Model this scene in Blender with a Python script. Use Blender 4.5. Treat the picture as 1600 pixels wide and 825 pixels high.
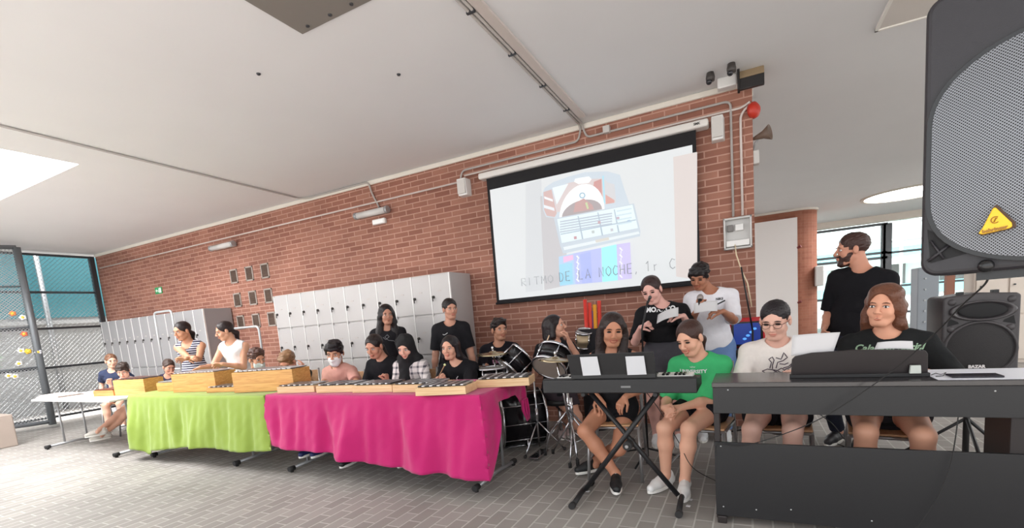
import bpy, bmesh, math, random
import numpy as np
from mathutils import Vector, Matrix
from mathutils.bvhtree import BVHTree
random.seed(7)
for o in list(bpy.data.objects): bpy.data.objects.remove(o)
SC = bpy.context.scene
COL = SC.collection
R = math.radians

# ---------------------------------------------------------------- camera
CAMH = 1.3
F_, PX_, PY_, PIT, ROL, YAW = 738.2, 800.0, 585.25, R(-7.028), R(-4.7685), R(-26.9015)
def _axes():
    cy, sy = math.cos(YAW), math.sin(YAW)
    fw = np.array([sy*math.cos(PIT), cy*math.cos(PIT), math.sin(PIT)])
    r = np.array([cy, -sy, 0.]); u = np.cross(r, fw)
    return np.array([math.cos(ROL)*r+math.sin(ROL)*u, math.sin(ROL)*r-math.cos(ROL)*u, fw])
AX = _axes()
def ray(x, y): return AX.T @ np.array([(x-PX_)/F_, (y-PY_)/F_, 1.])
def aty(x, y, Y):
    d = ray(x, y); p = np.array([0, 0, CAMH]) + d*(Y/d[1]); return Vector(p)
def atz(x, y, z):
    d = ray(x, y); p = np.array([0, 0, CAMH]) + d*((z-CAMH)/d[2]); return Vector(p)
cam = bpy.data.cameras.new('camera'); camo = bpy.data.objects.new('camera', cam); COL.objects.link(camo)
m3 = Matrix((AX[0], -AX[1], -AX[2])).transposed()
camo.matrix_world = Matrix.Translation((0, 0, CAMH)) @ m3.to_4x4()
cam.sensor_width = 36; cam.lens = 36*F_/1600
cam.shift_y = (PY_-412.5)/1600; cam.shift_x = 0; cam.clip_start = .02; cam.clip_end = 200
SC.camera = camo
# ---------------------------------------------------------------- world, light, exposure
w = bpy.data.worlds.new('sky'); SC.world = w; w.use_nodes = True
bg = w.node_tree.nodes['Background']; bg.inputs[0].default_value = (.93, .97, 1, 1); bg.inputs[1].default_value = 1.7
SC.view_settings.view_transform = 'Standard'; SC.view_settings.look = 'None'
SC.view_settings.gamma = 1; SC.view_settings.use_curve_mapping = False
SC.view_settings.exposure = 0.5
sl = bpy.data.lights.new('sun', 'SUN'); sl.energy = 13.0; sl.angle = R(12); sl.color = (1, .99, .97)
so = bpy.data.objects.new('sun', sl); COL.objects.link(so); so.rotation_euler = (R(24), 0, R(-28))

# ---------------------------------------------------------------- materials
def lin(c):
    c = [v/255 for v in c]
    return tuple((v/12.92 if v <= .04045 else ((v+.055)/1.055)**2.4) for v in c)+(1,)
MATS = {}
def mat(name, rgb, rough=.6, metal=0, noise=0, nscale=8, bump=0, bscale=60, emit=None, estr=1, spec=.5, alpha=1, trans=0, sheen=0):
    if name in MATS: return MATS[name]
    m = bpy.data.materials.new(name); m.use_nodes = True; MATS[name] = m
    nt = m.node_tree; b = nt.nodes['Principled BSDF']
    c = lin(rgb)
    b.inputs['Base Color'].default_value = c; b.inputs['Roughness'].default_value = rough
    b.inputs['Metallic'].default_value = metal; b.inputs['Specular IOR Level'].default_value = spec
    if sheen: b.inputs['Sheen Weight'].default_value = sheen
    if trans: b.inputs['Transmission Weight'].default_value = trans
    if alpha < 1: b.inputs['Alpha'].default_value = alpha
    if noise or bump:
        tc = nt.nodes.new('ShaderNodeTexCoord')
    if noise:
        n = nt.nodes.new('ShaderNodeTexNoise'); n.inputs['Scale'].default_value = nscale; n.inputs['Detail'].default_value = 5
        nt.links.new(tc.outputs['Object'], n.inputs['Vector'])
        mx = nt.nodes.new('ShaderNodeMix'); mx.data_type = 'RGBA'
        mx.inputs[6].default_value = tuple(v*(1-noise) for v in c[:3])+(1,)
        mx.inputs[7].default_value = tuple(min(1, v*(1+noise)) for v in c[:3])+(1,)
        nt.links.new(n.outputs['Fac'], mx.inputs[0]); nt.links.new(mx.outputs[2], b.inputs['Base Color'])
    if bump:
        n2 = nt.nodes.new('ShaderNodeTexNoise'); n2.inputs['Scale'].default_value = bscale; n2.inputs['Detail'].default_value = 3
        nt.links.new(tc.outputs['Object'], n2.inputs['Vector'])
        bp = nt.nodes.new('ShaderNodeBump'); bp.inputs['Strength'].default_value = bump; bp.inputs['Distance'].default_value = .01
        nt.links.new(n2.outputs['Fac'], bp.inputs['Height']); nt.links.new(bp.outputs[0], b.inputs['Normal'])
    if emit is not None:
        b.inputs['Emission Color'].default_value = lin(emit); b.inputs['Emission Strength'].default_value = estr
    return m
def brick_mat(name, c1, c2, mortar, bw, rh, ms, axes, scale_noise=1.2, bump=.4, rough=.85):
    m = bpy.data.materials.new(name); m.use_nodes = True; MATS[name] = m
    nt = m.node_tree; b = nt.nodes['Principled BSDF']; b.inputs['Roughness'].default_value = rough
    tc = nt.nodes.new('ShaderNodeTexCoord'); sp = nt.nodes.new('ShaderNodeSeparateXYZ'); cb = nt.nodes.new('ShaderNodeCombineXYZ')
    nt.links.new(tc.outputs['Object'], sp.inputs[0])
    nt.links.new(sp.outputs['XYZ'.index(axes[0])], cb.inputs[0]); nt.links.new(sp.outputs['XYZ'.index(axes[1])], cb.inputs[1])
    br = nt.nodes.new('ShaderNodeTexBrick'); nt.links.new(cb.outputs[0], br.inputs['Vector'])
    br.inputs['Scale'].default_value = 1; br.inputs['Brick Width'].default_value = bw; br.inputs['Row Height'].default_value = rh
    br.inputs['Mortar Size'].default_value = ms; br.inputs['Mortar Smooth'].default_value = .3; br.inputs['Bias'].default_value = 0
    br.inputs['Color1'].default_value = lin(c1); br.inputs['Color2'].default_value = lin(c2); br.inputs['Mortar'].default_value = lin(mortar)
    n = nt.nodes.new('ShaderNodeTexNoise'); n.inputs['Scale'].default_value = scale_noise; n.inputs['Detail'].default_value = 6
    nt.links.new(tc.outputs['Object'], n.inputs['Vector'])
    mr = nt.nodes.new('ShaderNodeMapRange'); mr.inputs[1].default_value = .3; mr.inputs[2].default_value = .7; mr.inputs[3].default_value = .84; mr.inputs[4].default_value = 1.14
    nt.links.new(n.outputs['Fac'], mr.inputs[0])
    mx = nt.nodes.new('ShaderNodeMix'); mx.data_type = 'RGBA'; mx.blend_type = 'MULTIPLY'; mx.inputs[0].default_value = 1
    nt.links.new(br.outputs['Color'], mx.inputs[6]); nt.links.new(mr.outputs[0], mx.inputs[7]); nt.links.new(mx.outputs[2], b.inputs['Base Color'])
    bp = nt.nodes.new('ShaderNodeBump'); bp.inputs['Strength'].default_value = bump; bp.inputs['Distance'].default_value = .006; bp.invert = True
    nt.links.new(br.outputs['Fac'], bp.inputs['Height']); nt.links.new(bp.outputs[0], b.inputs['Normal'])
    return m
def wood_mat(name, c1, c2, scale=6, axis=0, rough=.5):
    m = bpy.data.materials.new(name); m.use_nodes = True; MATS[name] = m
    nt = m.node_tree; b = nt.nodes['Principled BSDF']; b.inputs['Roughness'].default_value = rough
    tc = nt.nodes.new('ShaderNodeTexCoord'); mp = nt.nodes.new('ShaderNodeMapping'); nt.links.new(tc.outputs['Object'], mp.inputs[0])
    s = [3, 3, 3]; s[axis] = .5; s[2 if axis != 2 else 0] = 9; mp.inputs['Scale'].default_value = s
    n = nt.nodes.new('ShaderNodeTexNoise'); n.inputs['Scale'].default_value = scale; n.inputs['Detail'].default_value = 4; n.inputs['Distortion'].default_value = 1.4
    nt.links.new(mp.outputs[0], n.inputs['Vector'])
    cr = nt.nodes.new('ShaderNodeValToRGB'); cr.color_ramp.elements[0].position = .35; cr.color_ramp.elements[1].position = .62
    cr.color_ramp.elements[0].color = lin(c1); cr.color_ramp.elements[1].color = lin(c2)
    nt.links.new(n.outputs['Fac'], cr.inputs[0]); nt.links.new(cr.outputs[0], b.inputs['Base Color'])
    return m

# ---------------------------------------------------------------- object helpers
def tag(o, label=None, cat=None, group=None, kind=None):
    if label: o['label'] = label
    if cat: o['category'] = cat
    if group: o['group'] = group
    if kind: o['kind'] = kind
    return o
def empty(name, loc, label=None, cat=None, group=None, rz=0):
    o = bpy.data.objects.new(name, None); COL.objects.link(o); o.location = loc; o.rotation_euler = (0, 0, rz)
    o.empty_display_size = .1
    return tag(o, label, cat, group)
ORIG = {}
class MB:
    """collects shapes into one mesh; coordinates in world metres unless the parent is moved later"""
    def __init__(s): s.v = []; s.f = []; s.m = []; s.sm = []
    def add(s, vs, fs, mi=0, smooth=False):
        b = len(s.v); s.v += [tuple(v) for v in vs]
        for f in fs: s.f.append(tuple(b+i for i in f)); s.m.append(mi); s.sm.append(smooth)
        return s
    def box(s, x0, x1, y0, y1, z0, z1, mi=0, M=None):
        vs = [Vector((x, y, z)) for z in (z0, z1) for y in (y0, y1) for x in (x0, x1)]
        if M: vs = [M @ v for v in vs]
        return s.add(vs, [(0, 2, 3, 1), (4, 5, 7, 6), (0, 1, 5, 4), (2, 6, 7, 3), (0, 4, 6, 2), (1, 3, 7, 5)], mi)
    def frame(s, a, b):
        z = (Vector(b)-Vector(a)).normalized(); x = z.orthogonal().normalized(); return x, z.cross(x), z
    def cyl(s, a, b, r, r2=None, n=12, mi=0, caps=True):
        r2 = r if r2 is None else r2; a = Vector(a); b = Vector(b); x, y, z = s.frame(a, b)
        vs = []
        for c, rr in ((a, r), (b, r2)):
            for i in range(n):
                t = 2*math.pi*i/n; vs.append(c+(x*math.cos(t)+y*math.sin(t))*rr)
        s.add(vs, [(i, (i+1) % n, n+(i+1) % n, n+i) for i in range(n)], mi, True)
        if caps: s.add(vs, [tuple(range(n))[::-1], tuple(range(n, 2*n))], mi)
        return s
    def tube(s, pts, r, n=8, mi=0, rf=None):
        pts = [Vector(p) for p in pts]; N = len(pts); vs = []; ref = None
        for i, p in enumerate(pts):
            d = (pts[min(i+1, N-1)]-pts[max(i-1, 0)]).normalized()
            if ref is None: ref = d.orthogonal().normalized()
            ref = (ref-d*ref.dot(d)).normalized(); y = d.cross(ref)
            rr = rf(i/(N-1)) if rf else r
            for k in range(n):
                t = 2*math.pi*k/n; vs.append(p+(ref*math.cos(t)+y*math.sin(t))*rr)
        fs = [(i*n+k, i*n+(k+1) % n, (i+1)*n+(k+1) % n, (i+1)*n+k) for i in range(N-1) for k in range(n)]
        s.add(vs, fs, mi, True); s.add(vs, [tuple(range(n))[::-1], tuple(range((N-1)*n, N*n))], mi)
        return s
    def lathe(s, prof, c, axis=(0, 0, 1), n=28, mi=0, sx=1):
        c = Vector(c); z = Vector(axis).normalized(); x = Vector((1, 0, 0)) if abs(z.y) > .99 else z.orthogonal().normalized(); y = z.cross(x); vs = []
        for r, h in prof:
            for k in range(n):
                t = 2*math.pi*k/n; vs.append(c+x*(r*math.cos(t))+y*(r*sx*math.sin(t))+z*h)
        fs = [(i*n+k, i*n+(k+1) % n, (i+1)*n+(k+1) % n, (i+1)*n+k) for i in range(len(prof)-1) for k in range(n)]
        return s.add(vs, fs, mi, True)
    def ell(s, c, r, M=None, n=14, mi=0):
        c = Vector(c); vs = []; m = n//2
        for i in range(m+1):
            a = math.pi*i/m
            for k in range(n):
                t = 2*math.pi*k/n; v = Vector((r[0]*math.sin(a)*math.cos(t), r[1]*math.sin(a)*math.sin(t), r[2]*math.cos(a)))
                vs.append(c+(M @ v if M else v))
        return s.add(vs, [(i*n+k, (i+1)*n+k, (i+1)*n+(k+1) % n, i*n+(k+1) % n) for i in range(m) for k in range(n)], mi, True)
    def prism(s, poly, d, mi=0):
        """poly: 3-D points in order, d: extrusion vector"""
        poly = [Vector(p) for p in poly]; n = len(poly); d = Vector(d)
        vs = poly+[p+d for p in poly]
        s.add(vs, [tuple(range(n))[::-1], tuple(range(n, 2*n))]+[(i, (i+1) % n, n+(i+1) % n, n+i) for i in range(n)], mi); return s
    def build(s, name, mats, parent=None, bevel=0, world=True, seg=2):
        if not isinstance(mats, (list, tuple)): mats = [mats]
        me = bpy.data.meshes.new(name)
        off = Vector((0, 0, 0))
        if parent is not None and world:
            p = parent
            while p is not None: off += p.location; p = p.parent
        me.from_pydata([tuple(Vector(v)-off) for v in s.v], [], s.f)
        for m in mats: me.materials.append(m)
        for p, mi, sm in zip(me.polygons, s.m, s.sm): p.material_index = mi; p.use_smooth = sm
        bm = bmesh.new(); bm.from_mesh(me); bmesh.ops.remove_doubles(bm, verts=bm.verts, dist=1e-6); bmesh.ops.recalc_face_normals(bm, faces=bm.faces); bm.to_mesh(me); bm.free()
        me.update()
        o = bpy.data.objects.new(name, me); COL.objects.link(o)
        if parent is not None: o.parent = parent
        if bevel:
            md = o.modifiers.new('bevel', 'BEVEL'); md.width = bevel; md.segments = seg; md.limit_method = 'ANGLE'
        return o
def struct(o): o['kind'] = 'structure'; return o
def text_mesh(txt, size, font_shear=0, bold=0, ext=.001):
    cu = bpy.data.curves.new('t', 'FONT'); cu.body = txt; cu.size = size; cu.align_x = 'CENTER'; cu.align_y = 'CENTER'
    cu.extrude = ext; cu.offset = bold; cu.shear = font_shear; cu.resolution_u = 3
    ob = bpy.data.objects.new('t', cu); COL.objects.link(ob)
    bpy.context.view_layer.update()
    dg = bpy.context.evaluated_depsgraph_get(); me = bpy.data.meshes.new_from_object(ob.evaluated_get(dg))
    vs = [v.co.copy() for v in me.vertices]; fs = [tuple(p.vertices) for p in me.polygons]
    bpy.data.objects.remove(ob); bpy.data.meshes.remove(me)
    return vs, fs
def put_text(name, txt, size, c, xdir, ydir, m, parent=None, **k):
    vs, fs = text_mesh(txt, size, **k); X = Vector(xdir).normalized(); Y = Vector(ydir).normalized(); Z = X.cross(Y); c = Vector(c)
    b = MB(); b.add([c+X*v.x+Y*v.y+Z*v.z for v in vs], fs); return b.build(name, m, parent)

# ---------------------------------------------------------------- implicit surfaces (bodies, clothes, hair, shoes)
class RC:                       # rounded cone, optionally flattened along w
    def __init__(s, a, b, ra, rb, k=.02, w=None, fl=1., cuts=(), op='u', rc=None):
        s.a = np.array(a, float); s.b = np.array(b, float); s.ra = ra; s.rb = rb; s.k = k; s.w = None if w is None else np.array(w, float); s.fl = fl; s.cuts = cuts; s.op = op
    def bb(s):
        r = max(s.ra, s.rb); return np.minimum(s.a, s.b)-r, np.maximum(s.a, s.b)+r
    def d(s, X, Y, Z):
        px, py, pz = X-s.a[0], Y-s.a[1], Z-s.a[2]; ba = s.b-s.a
        if s.w is not None:
            q = (s.fl-1)*(px*s.w[0]+py*s.w[1]+pz*s.w[2]); px = px+q*s.w[0]; py = py+q*s.w[1]; pz = pz+q*s.w[2]
            ba = ba+(s.fl-1)*ba.dot(s.w)*s.w
        L = max(ba.dot(ba), 1e-9); h = np.clip((px*ba[0]+py*ba[1]+pz*ba[2])/L, 0, 1)
        dd = np.sqrt((px-h*ba[0])**2+(py-h*ba[1])**2+(pz-h*ba[2])**2)-(s.ra+(s.rb-s.ra)*h)
        for p, n in s.cuts: dd = np.maximum(dd, (X-p[0])*n[0]+(Y-p[1])*n[1]+(Z-p[2])*n[2])
        return dd
class EL:
    def __init__(s, c, r, M=None, k=.02, op='u', cuts=()):
        s.c = np.array(c, float); s.r = np.array(r, float); s.M = np.eye(3) if M is None else np.array(M, float); s.k = k; s.op = op; s.cuts = cuts
    def bb(s):
        e = np.abs(s.M) @ s.r; return s.c-e, s.c+e
    def d(s, X, Y, Z):
        px, py, pz = X-s.c[0], Y-s.c[1], Z-s.c[2]; M = s.M
        q = [(px*M[0, i]+py*M[1, i]+pz*M[2, i])/s.r[i] for i in range(3)]
        k0 = np.sqrt(q[0]**2+q[1]**2+q[2]**2); k1 = np.sqrt(sum((q[i]/s.r[i])**2 for i in range(3)))
        dd = k0*(k0-1)/np.maximum(k1, 1e-6)
        for p, n in s.cuts: dd = np.maximum(dd, (X-p[0])*n[0]+(Y-p[1])*n[1]+(Z-p[2])*n[2])
        return dd
BIG = .06
def sdf_mesh(prims, h, planes=(), disp=None):
    lo = np.min([p.bb()[0] for p in prims if p.op == 'u'], 0)-3*h; hi = np.max([p.bb()[1] for p in prims if p.op == 'u'], 0)+3*h
    n = np.ceil((hi-lo)/h).astype(int)+1; ax = [lo[i]+h*np.arange(n[i]) for i in range(3)]
    F = np.full(n, BIG, np.float32)
    for p in prims:
        a, b = p.bb(); pad = p.k+3*h
        i0 = np.clip(((a-pad-lo)/h).astype(int), 0, n-1); i1 = np.clip(((b+pad-lo)/h).astype(int)+2, 1, n)
        if np.any(i1 <= i0): continue
        sl = tuple(slice(i0[i], i1[i]) for i in range(3))
        d = p.d(ax[0][sl[0]][:, None, None], ax[1][sl[1]][None, :, None], ax[2][sl[2]][None, None, :])
        f = F[sl]; k = max(p.k, 1e-5)
        if p.op == 'u':
            t = np.clip(.5+.5*(f-d)/k, 0, 1); F[sl] = f*(1-t)+d*t-k*t*(1-t)
        else:
            t = np.clip(.5-.5*(f+d)/k, 0, 1); F[sl] = f*(1-t)-d*t+k*t*(1-t)
    for p, nn in planes:
        F = np.maximum(F, ((ax[0]-p[0])*nn[0])[:, None, None]+((ax[1]-p[1])*nn[1])[None, :, None]+((ax[2]-p[2])*nn[2])[None, None, :])
    S = F < 0
    c = [S[i:n[0]-1+i, j:n[1]-1+j, k:n[2]-1+k] for i in (0, 1) for j in (0, 1) for k in (0, 1)]
    anyc = c[0].copy(); allc = c[0].copy()
    for q in c[1:]: anyc |= q; allc &= q
    act = anyc & ~allc
    I = np.argwhere(act); idx = np.full(act.shape, -1, np.int32); idx[act] = np.arange(len(I))
    V = np.zeros((len(I), 3)); W = np.zeros(len(I))
    cor = [(i, j, k) for i in (0, 1) for j in (0, 1) for k in (0, 1)]
    val = {q: F[I[:, 0]+q[0], I[:, 1]+q[1], I[:, 2]+q[2]] for q in cor}
    for q in cor:
        for a_ in range(3):
            if q[a_] == 0:
                q2 = list(q); q2[a_] = 1; q2 = tuple(q2); fa, fb = val[q], val[q2]
                mk = (fa < 0) != (fb < 0); t = fa[mk]/(fa[mk]-fb[mk]); P = np.tile(np.array(q, float), (len(t), 1)); P[:, a_] = t
                V[mk] += P; W[mk] += 1
    V = V/W[:, None]; V = lo+(I+V)*h
    quads = []
    for a_ in range(3):
        b_, c_ = (a_+1) % 3, (a_+2) % 3
        s0 = [slice(0, n[i]) for i in range(3)]; s1 = list(s0); s0[a_] = slice(0, n[a_]-1); s1[a_] = slice(1, n[a_])
        A, B = S[tuple(s0)], S[tuple(s1)]; E = np.argwhere(A != B)
        E = E[(E[:, b_] > 0) & (E[:, c_] > 0) & (E[:, b_] < n[b_]-1) & (E[:, c_] < n[c_]-1)]
        fl = A[E[:, 0], E[:, 1], E[:, 2]]
        def at(db, dc):
            Q = E.copy(); Q[:, b_] -= db; Q[:, c_] -= dc; return idx[Q[:, 0], Q[:, 1], Q[:, 2]]
        q = np.stack([at(0, 0), at(1, 0), at(1, 1), at(0, 1)], 1)
        q[~fl] = q[~fl][:, ::-1]; quads.append(q)
    Q = np.concatenate(quads)
    if disp is not None: V = V+disp(V)
    return V, Q
def mesh_obj(name, V, Q, mats, parent, midx=None, smooth_iters=0):
    off = np.zeros(3); p = parent
    while p is not None: off += np.array(p.location); p = p.parent
    me = bpy.data.meshes.new(name); me.vertices.add(len(V)); me.vertices.foreach_set('co', (V-off).astype(np.float32).ravel())
    me.loops.add(Q.size); me.loops.foreach_set('vertex_index', Q.astype(np.int32).ravel())
    me.polygons.add(len(Q)); me.polygons.foreach_set('loop_start', np.arange(0, Q.size, 4, dtype=np.int32))
    me.polygons.foreach_set('loop_total', np.full(len(Q), 4, np.int32))
    me.polygons.foreach_set('use_smooth', np.ones(len(Q), bool))
    for m in (mats if isinstance(mats, (list, tuple)) else [mats]): me.materials.append(m)
    if midx is not None: me.polygons.foreach_set('material_index', midx.astype(np.int32))
    me.update(calc_edges=True); me.validate()
    o = bpy.data.objects.new(name, me); COL.objects.link(o); o.parent = parent
    return o
def blob(name, prims, h, m, parent, planes=(), disp=None):
    V, Q = sdf_mesh(prims, h, planes, disp); return mesh_obj(name, V, Q, m, parent)

# ---------------------------------------------------------------- people
def V3(*a): return np.array(a, float)
def nrm(v): v = np.array(v, float); return v/np.linalg.norm(v)
def dirv(a): return V3(math.sin(a), -math.cos(a), 0)        # 0 = facing -Y
def lft(a): return V3(math.cos(a), math.sin(a), 0)
UP = V3(0, 0, 1)
def ik(a, b, l1, l2, pole):
    a = np.array(a, float); b = np.array(b, float); d = b-a; L = np.linalg.norm(d); mx = (l1+l2)*.999
    if L > mx: b = a+d/L*mx; d = b-a; L = mx
    L = max(L, abs(l1-l2)+.01); z = nrm(d); x = (l1*l1-l2*l2+L*L)/(2*L); hgt = math.sqrt(max(l1*l1-x*x, 0))
    p = np.array(pole, float); p = p-z*p.dot(z); p = nrm(p)
    return a+z*x+p*hgt, b
def rotm(axis, ang):
    return np.array(Matrix.Rotation(ang, 3, Vector(axis)))
def hand_prims(wr, hd, pn, side, s, curl=.5, point=False, spread=1.0, k=.008):
    """wr wrist, hd hand direction, pn palm normal (side the fingers curl to), side +1 = left hand"""
    hd = nrm(hd); pn = nrm(np.array(pn)-hd*np.dot(pn, hd)); ac = np.cross(hd, pn)*side    # across, towards the thumb
    out = [RC(wr+hd*.018*s+ac*.008*s, wr+hd*.078*s+ac*.012*s, .021*s, .024*s, .015, pn, 1.7), RC(wr+hd*.018*s-ac*.012*s, wr+hd*.074*s-ac*.02*s, .02*s, .022*s, .015, pn, 1.7)]
    for i, (off, ln, r) in enumerate(((.030, .072, .0085), (.010, .080, .0088), (-.010, .074, .0083), (-.029, .058, .0075))):
        b0 = wr+hd*(.082-.004*abs(i-1))*s+ac*off*s; dd = nrm(hd+ac*off*2.2*spread); p = b0; c = curl*(.85+.12*i)
        if point and i == 0: c = .1
        for j, fr in enumerate((.42, .32, .26)):
            c_ = c*(.7, 1.0, .8)[j]; dd = nrm(dd*math.cos(c_)+pn*math.sin(c_)) if j == 0 else nrm(dd*math.cos(c_)+nrm(np.cross(np.cross(dd, pn), dd))*math.sin(c_))
            q = p+dd*ln*fr*s; out.append(RC(p, q, r*s*(1-.06*j), r*s*(.96-.08*j), .004 if j else .007)); p = q
    t0 = wr+hd*.025*s+ac*.024*s; d1 = nrm(hd*.75+ac*.75+pn*.25); t1 = t0+d1*.042*s; d2 = nrm(hd*1.0+ac*.15+pn*(.25+.5*curl)); t2 = t1+d2*.03*s; t3 = t2+nrm(d2+pn*.3*curl)*.026*s
    out += [RC(t0, t1, .015*s, .0115*s, .01), RC(t1, t2, .0105*s, .0095*s, .004), RC(t2, t3, .0095*s, .0078*s, .003)]
    return out
def wob(amp, f, seed=0):
    rs = np.random.RandomState(seed); K = rs.normal(size=(7, 3)); K /= np.linalg.norm(K, axis=1)[:, None]; ph = rs.rand(7)*6.28
    D = rs.normal(size=(7, 3)); D /= np.linalg.norm(D, axis=1)[:, None]
    def g(V):
        out = np.zeros_like(V)
        for i in range(7): out += np.sin(V @ K[i]*f*(.6+.25*i)+ph[i])[:, None]*D[i]*amp/2.2
        return out
    return g
def curls(amp, f, c, seed=0):
    rs = np.random.RandomState(seed); K = rs.normal(size=(6, 3)); ph = rs.rand(6)*6.28
    def g(V):
        s = sum(np.sin(V @ K[i]*f+ph[i]) for i in range(6))/3; d = V-c; return d/np.linalg.norm(d, axis=1)[:, None]*(s*amp)[:, None]
    return g

def person(label, head, s=.95, hs=1., hyaw=0., hpit=0., hroll=0., yaw=0., lean=8., side=0., pose='sit', stature=1.6, hipz=.53,
           skin=(200, 150, 125), hair='short', hairc=(28, 20, 18), shirt=(25, 25, 28), sleeve=.45, hem=.0, wide=1., group=None,
           LA=None, RA=None, lcurl=.6, rcurl=.6, LF=None, RF=None, bottom=(25, 25, 30), leg=.35, shoe=(225, 225, 225), h=.005, mouth='closed',
           face_mat=None, hipshift=(0, 0), lpole=None, rpole=None, lpn=None, rpn=None, eyes='open', shoeyaw=None, sitdepth=None, stripes=None, legs=True, neckr=.050, torso=1., lhd=None, rhd=None, fhip=None, splay=0., nbo=(0., 0.)):
    hc = np.array(head, float)
    Rm = rotm((0, 0, 1), R(hyaw)) ; fw = Rm @ V3(0, -1, 0); le = Rm @ V3(1, 0, 0); up = UP.copy()
    M1 = rotm(le, R(hpit)); fw = M1 @ fw; up = M1 @ up; M2 = rotm(fw, R(hroll)); le = M2 @ le; up = M2 @ up
    HM = np.stack([le, fw, up], 1)                      # columns: left, forward, up
    def hp(x, y, z): return hc+(le*x+fw*y+up*z)*hs
    B = dirv(R(yaw)); L = lft(R(yaw))
    ln, sd = R(lean), R(side)
    tdir = nrm(UP*math.cos(ln)+B*math.sin(ln)+L*math.sin(sd))          # hip -> neck
    nb = hc-up*.128*hs-fw*.030*hs-UP*.018*s                               # neck base
    nb = nb+L*nbo[0]+B*nbo[1]
    if fhip is not None: hip = np.array(fhip, float)
    elif pose == 'sit':
        Lt = (nb[2]-hipz)/tdir[2]; hip = nb-tdir*Lt
    else:
        hip = nb-tdir*((nb[2]-.525*stature)/tdir[2])
    T = nrm(nb-hip); TL = np.linalg.norm(nb-hip); Bt = nrm(B-T*T.dot(B)); Lf = nrm(np.cross(T, Bt))*-1
    if Lf.dot(L) < 0: Lf = -Lf
    W = wide*s
    sh = {1: nb-T*.078*s+Lf*.152*W, -1: nb-T*.078*s-Lf*.152*W}
    hj = {1: hip+Lf*.085*W, -1: hip-Lf*.085*W}
    def tors(e, lowest=-.02):
        c1 = nb-T*TL*.28; wst = hip+T*TL*.36
        return [RC(c1+Lf*.055*W, c1-Lf*.055*W, .105*W+e, .105*W+e, .05, Bt, 1.22),
                RC(nb-T*.09*s+Lf*.085*W, nb-T*.09*s-Lf*.085*W, .062*s+e, .062*s+e, .05, Bt, 1.15),
                RC(c1, wst, .128*W+e, .118*W*torso+e, .04, Bt, 1.35), RC(wst, hip+T*.05*s, .120*W*torso+e, .150*W+e, .04, Bt, 1.25), RC(hip+T*.05*s, hip+T*lowest*s, .150*W+e, .150*W+e, .03, Bt, 1.22),
                RC(nb-T*.018*s, sh[1]+T*.004, .042*s+e, .046*s+e, .035), RC(nb-T*.018*s, sh[-1]+T*.004, .042*s+e, .046*s+e, .035)]
    sa = max(s, .86)
    arms = {}
    for sgn, tgt, pole in ((1, LA, lpole), (-1, RA, rpole)):
        if tgt is None: tgt = hip+Lf*sgn*(.25*W)+Bt*.05-T*.03+UP*(-.12 if pose != 'sit' else .1)
        if pole is None: pole = -B*.4+L*sgn*.35-UP*.9
        el, wr = ik(sh[sgn], tgt, .275*sa, .245*sa, pole); arms[sgn] = (el, wr)
    legp = {}
    for sgn, tgt in ((1, LF), (-1, RF)):
        if pose == 'sit':
            if tgt is None: tgt = hip+B*.42*s+L*sgn*.10; tgt[2] = .085
            kn, an = ik(hj[sgn], tgt, .415*s, .40*s, B*.6+UP*1.0+L*sgn*splay)
        else:
            if tgt is None: tgt = hip+L*sgn*.10-B*.02; tgt[2] = .085
            kn, an = ik(hj[sgn], tgt, .27*stature, .25*stature, B+L*sgn*.1)
        legp[sgn] = (kn, an)
    root = empty('person', (hip[0], hip[1], 0), label, 'person', group)
    # ---- body
    P = tors(0)
    P += [RC(nb-T*.03, hp(0, -.022, -.055), .056*s, neckr*hs, .02)]
    P += [EL(hp(0, -.012, .032), np.array((.074, .092, .080))*hs, HM, .02), EL(hp(0, .028, -.028), np.array((.056, .058, .083))*hs, HM, .025),
          EL(hp(0, .056, -.090), np.array((.027, .026, .020))*hs, HM, .02), RC(hp(.045, .0, -.055), hp(.022, .05, -.092), .018*hs, .018*hs, .02), RC(hp(-.045, .0, -.055), hp(-.022, .05, -.092), .018*hs, .018*hs, .02),
          EL(hp(.034, .054, -.032), np.array((.026, .026, .026))*hs, HM, .015), EL(hp(-.034, .054, -.032), np.array((.026, .026, .026))*hs, HM, .015),
          RC(hp(.032, .073, .022), hp(-.032, .073, .022), .013*hs, .013*hs, .015)]
    for q in (1, -1):
        P.append(EL(hp(.031*q, .096, .001), np.array((.018, .014, .011))*hs, HM, .010, 's'))
        P.append(EL(hp(.077*q, -.004, -.008), np.array((.010, .019, .030))*hs, HM, .008))
        P.append(EL(hp(.013*q, .098, -.034), np.array((.008, .009, .007))*hs, HM, .006))
    P += [RC(hp(0, .084, .010), hp(0, .108, -.028), .008*hs, .011*hs, .008), EL(hp(0, .089, -.057), np.array((.022, .010, .007))*hs, HM, .006), EL(hp(0, .087, -.067), np.array((.019, .010, .007))*hs, HM, .006)]
    for sgn in (1, -1):
        el, wr = arms[sgn]
        P += [RC(sh[sgn], el, .048*s, .037*s, .03), RC(el, el+(wr-el)*.35, .037*s, .036*s, .02), RC(el+(wr-el)*.35, wr, .036*s, .024*s, .02)]
        hd = (lhd if sgn == 1 else rhd); hd = nrm(wr-el) if hd is None else nrm(hd)
        pn = (lpn if sgn == 1 else rpn); pn = (-L*sgn*.8-UP*.4+B*.05) if pn is None else np.array(pn, float)
        if abs(nrm(pn).dot(hd)) > .95: pn = pn+B*.7
        P += hand_prims(wr, hd, pn, sgn, .98*max(s, .88), lcurl if sgn == 1 else rcurl)
        kn, an = legp[sgn]
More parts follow.
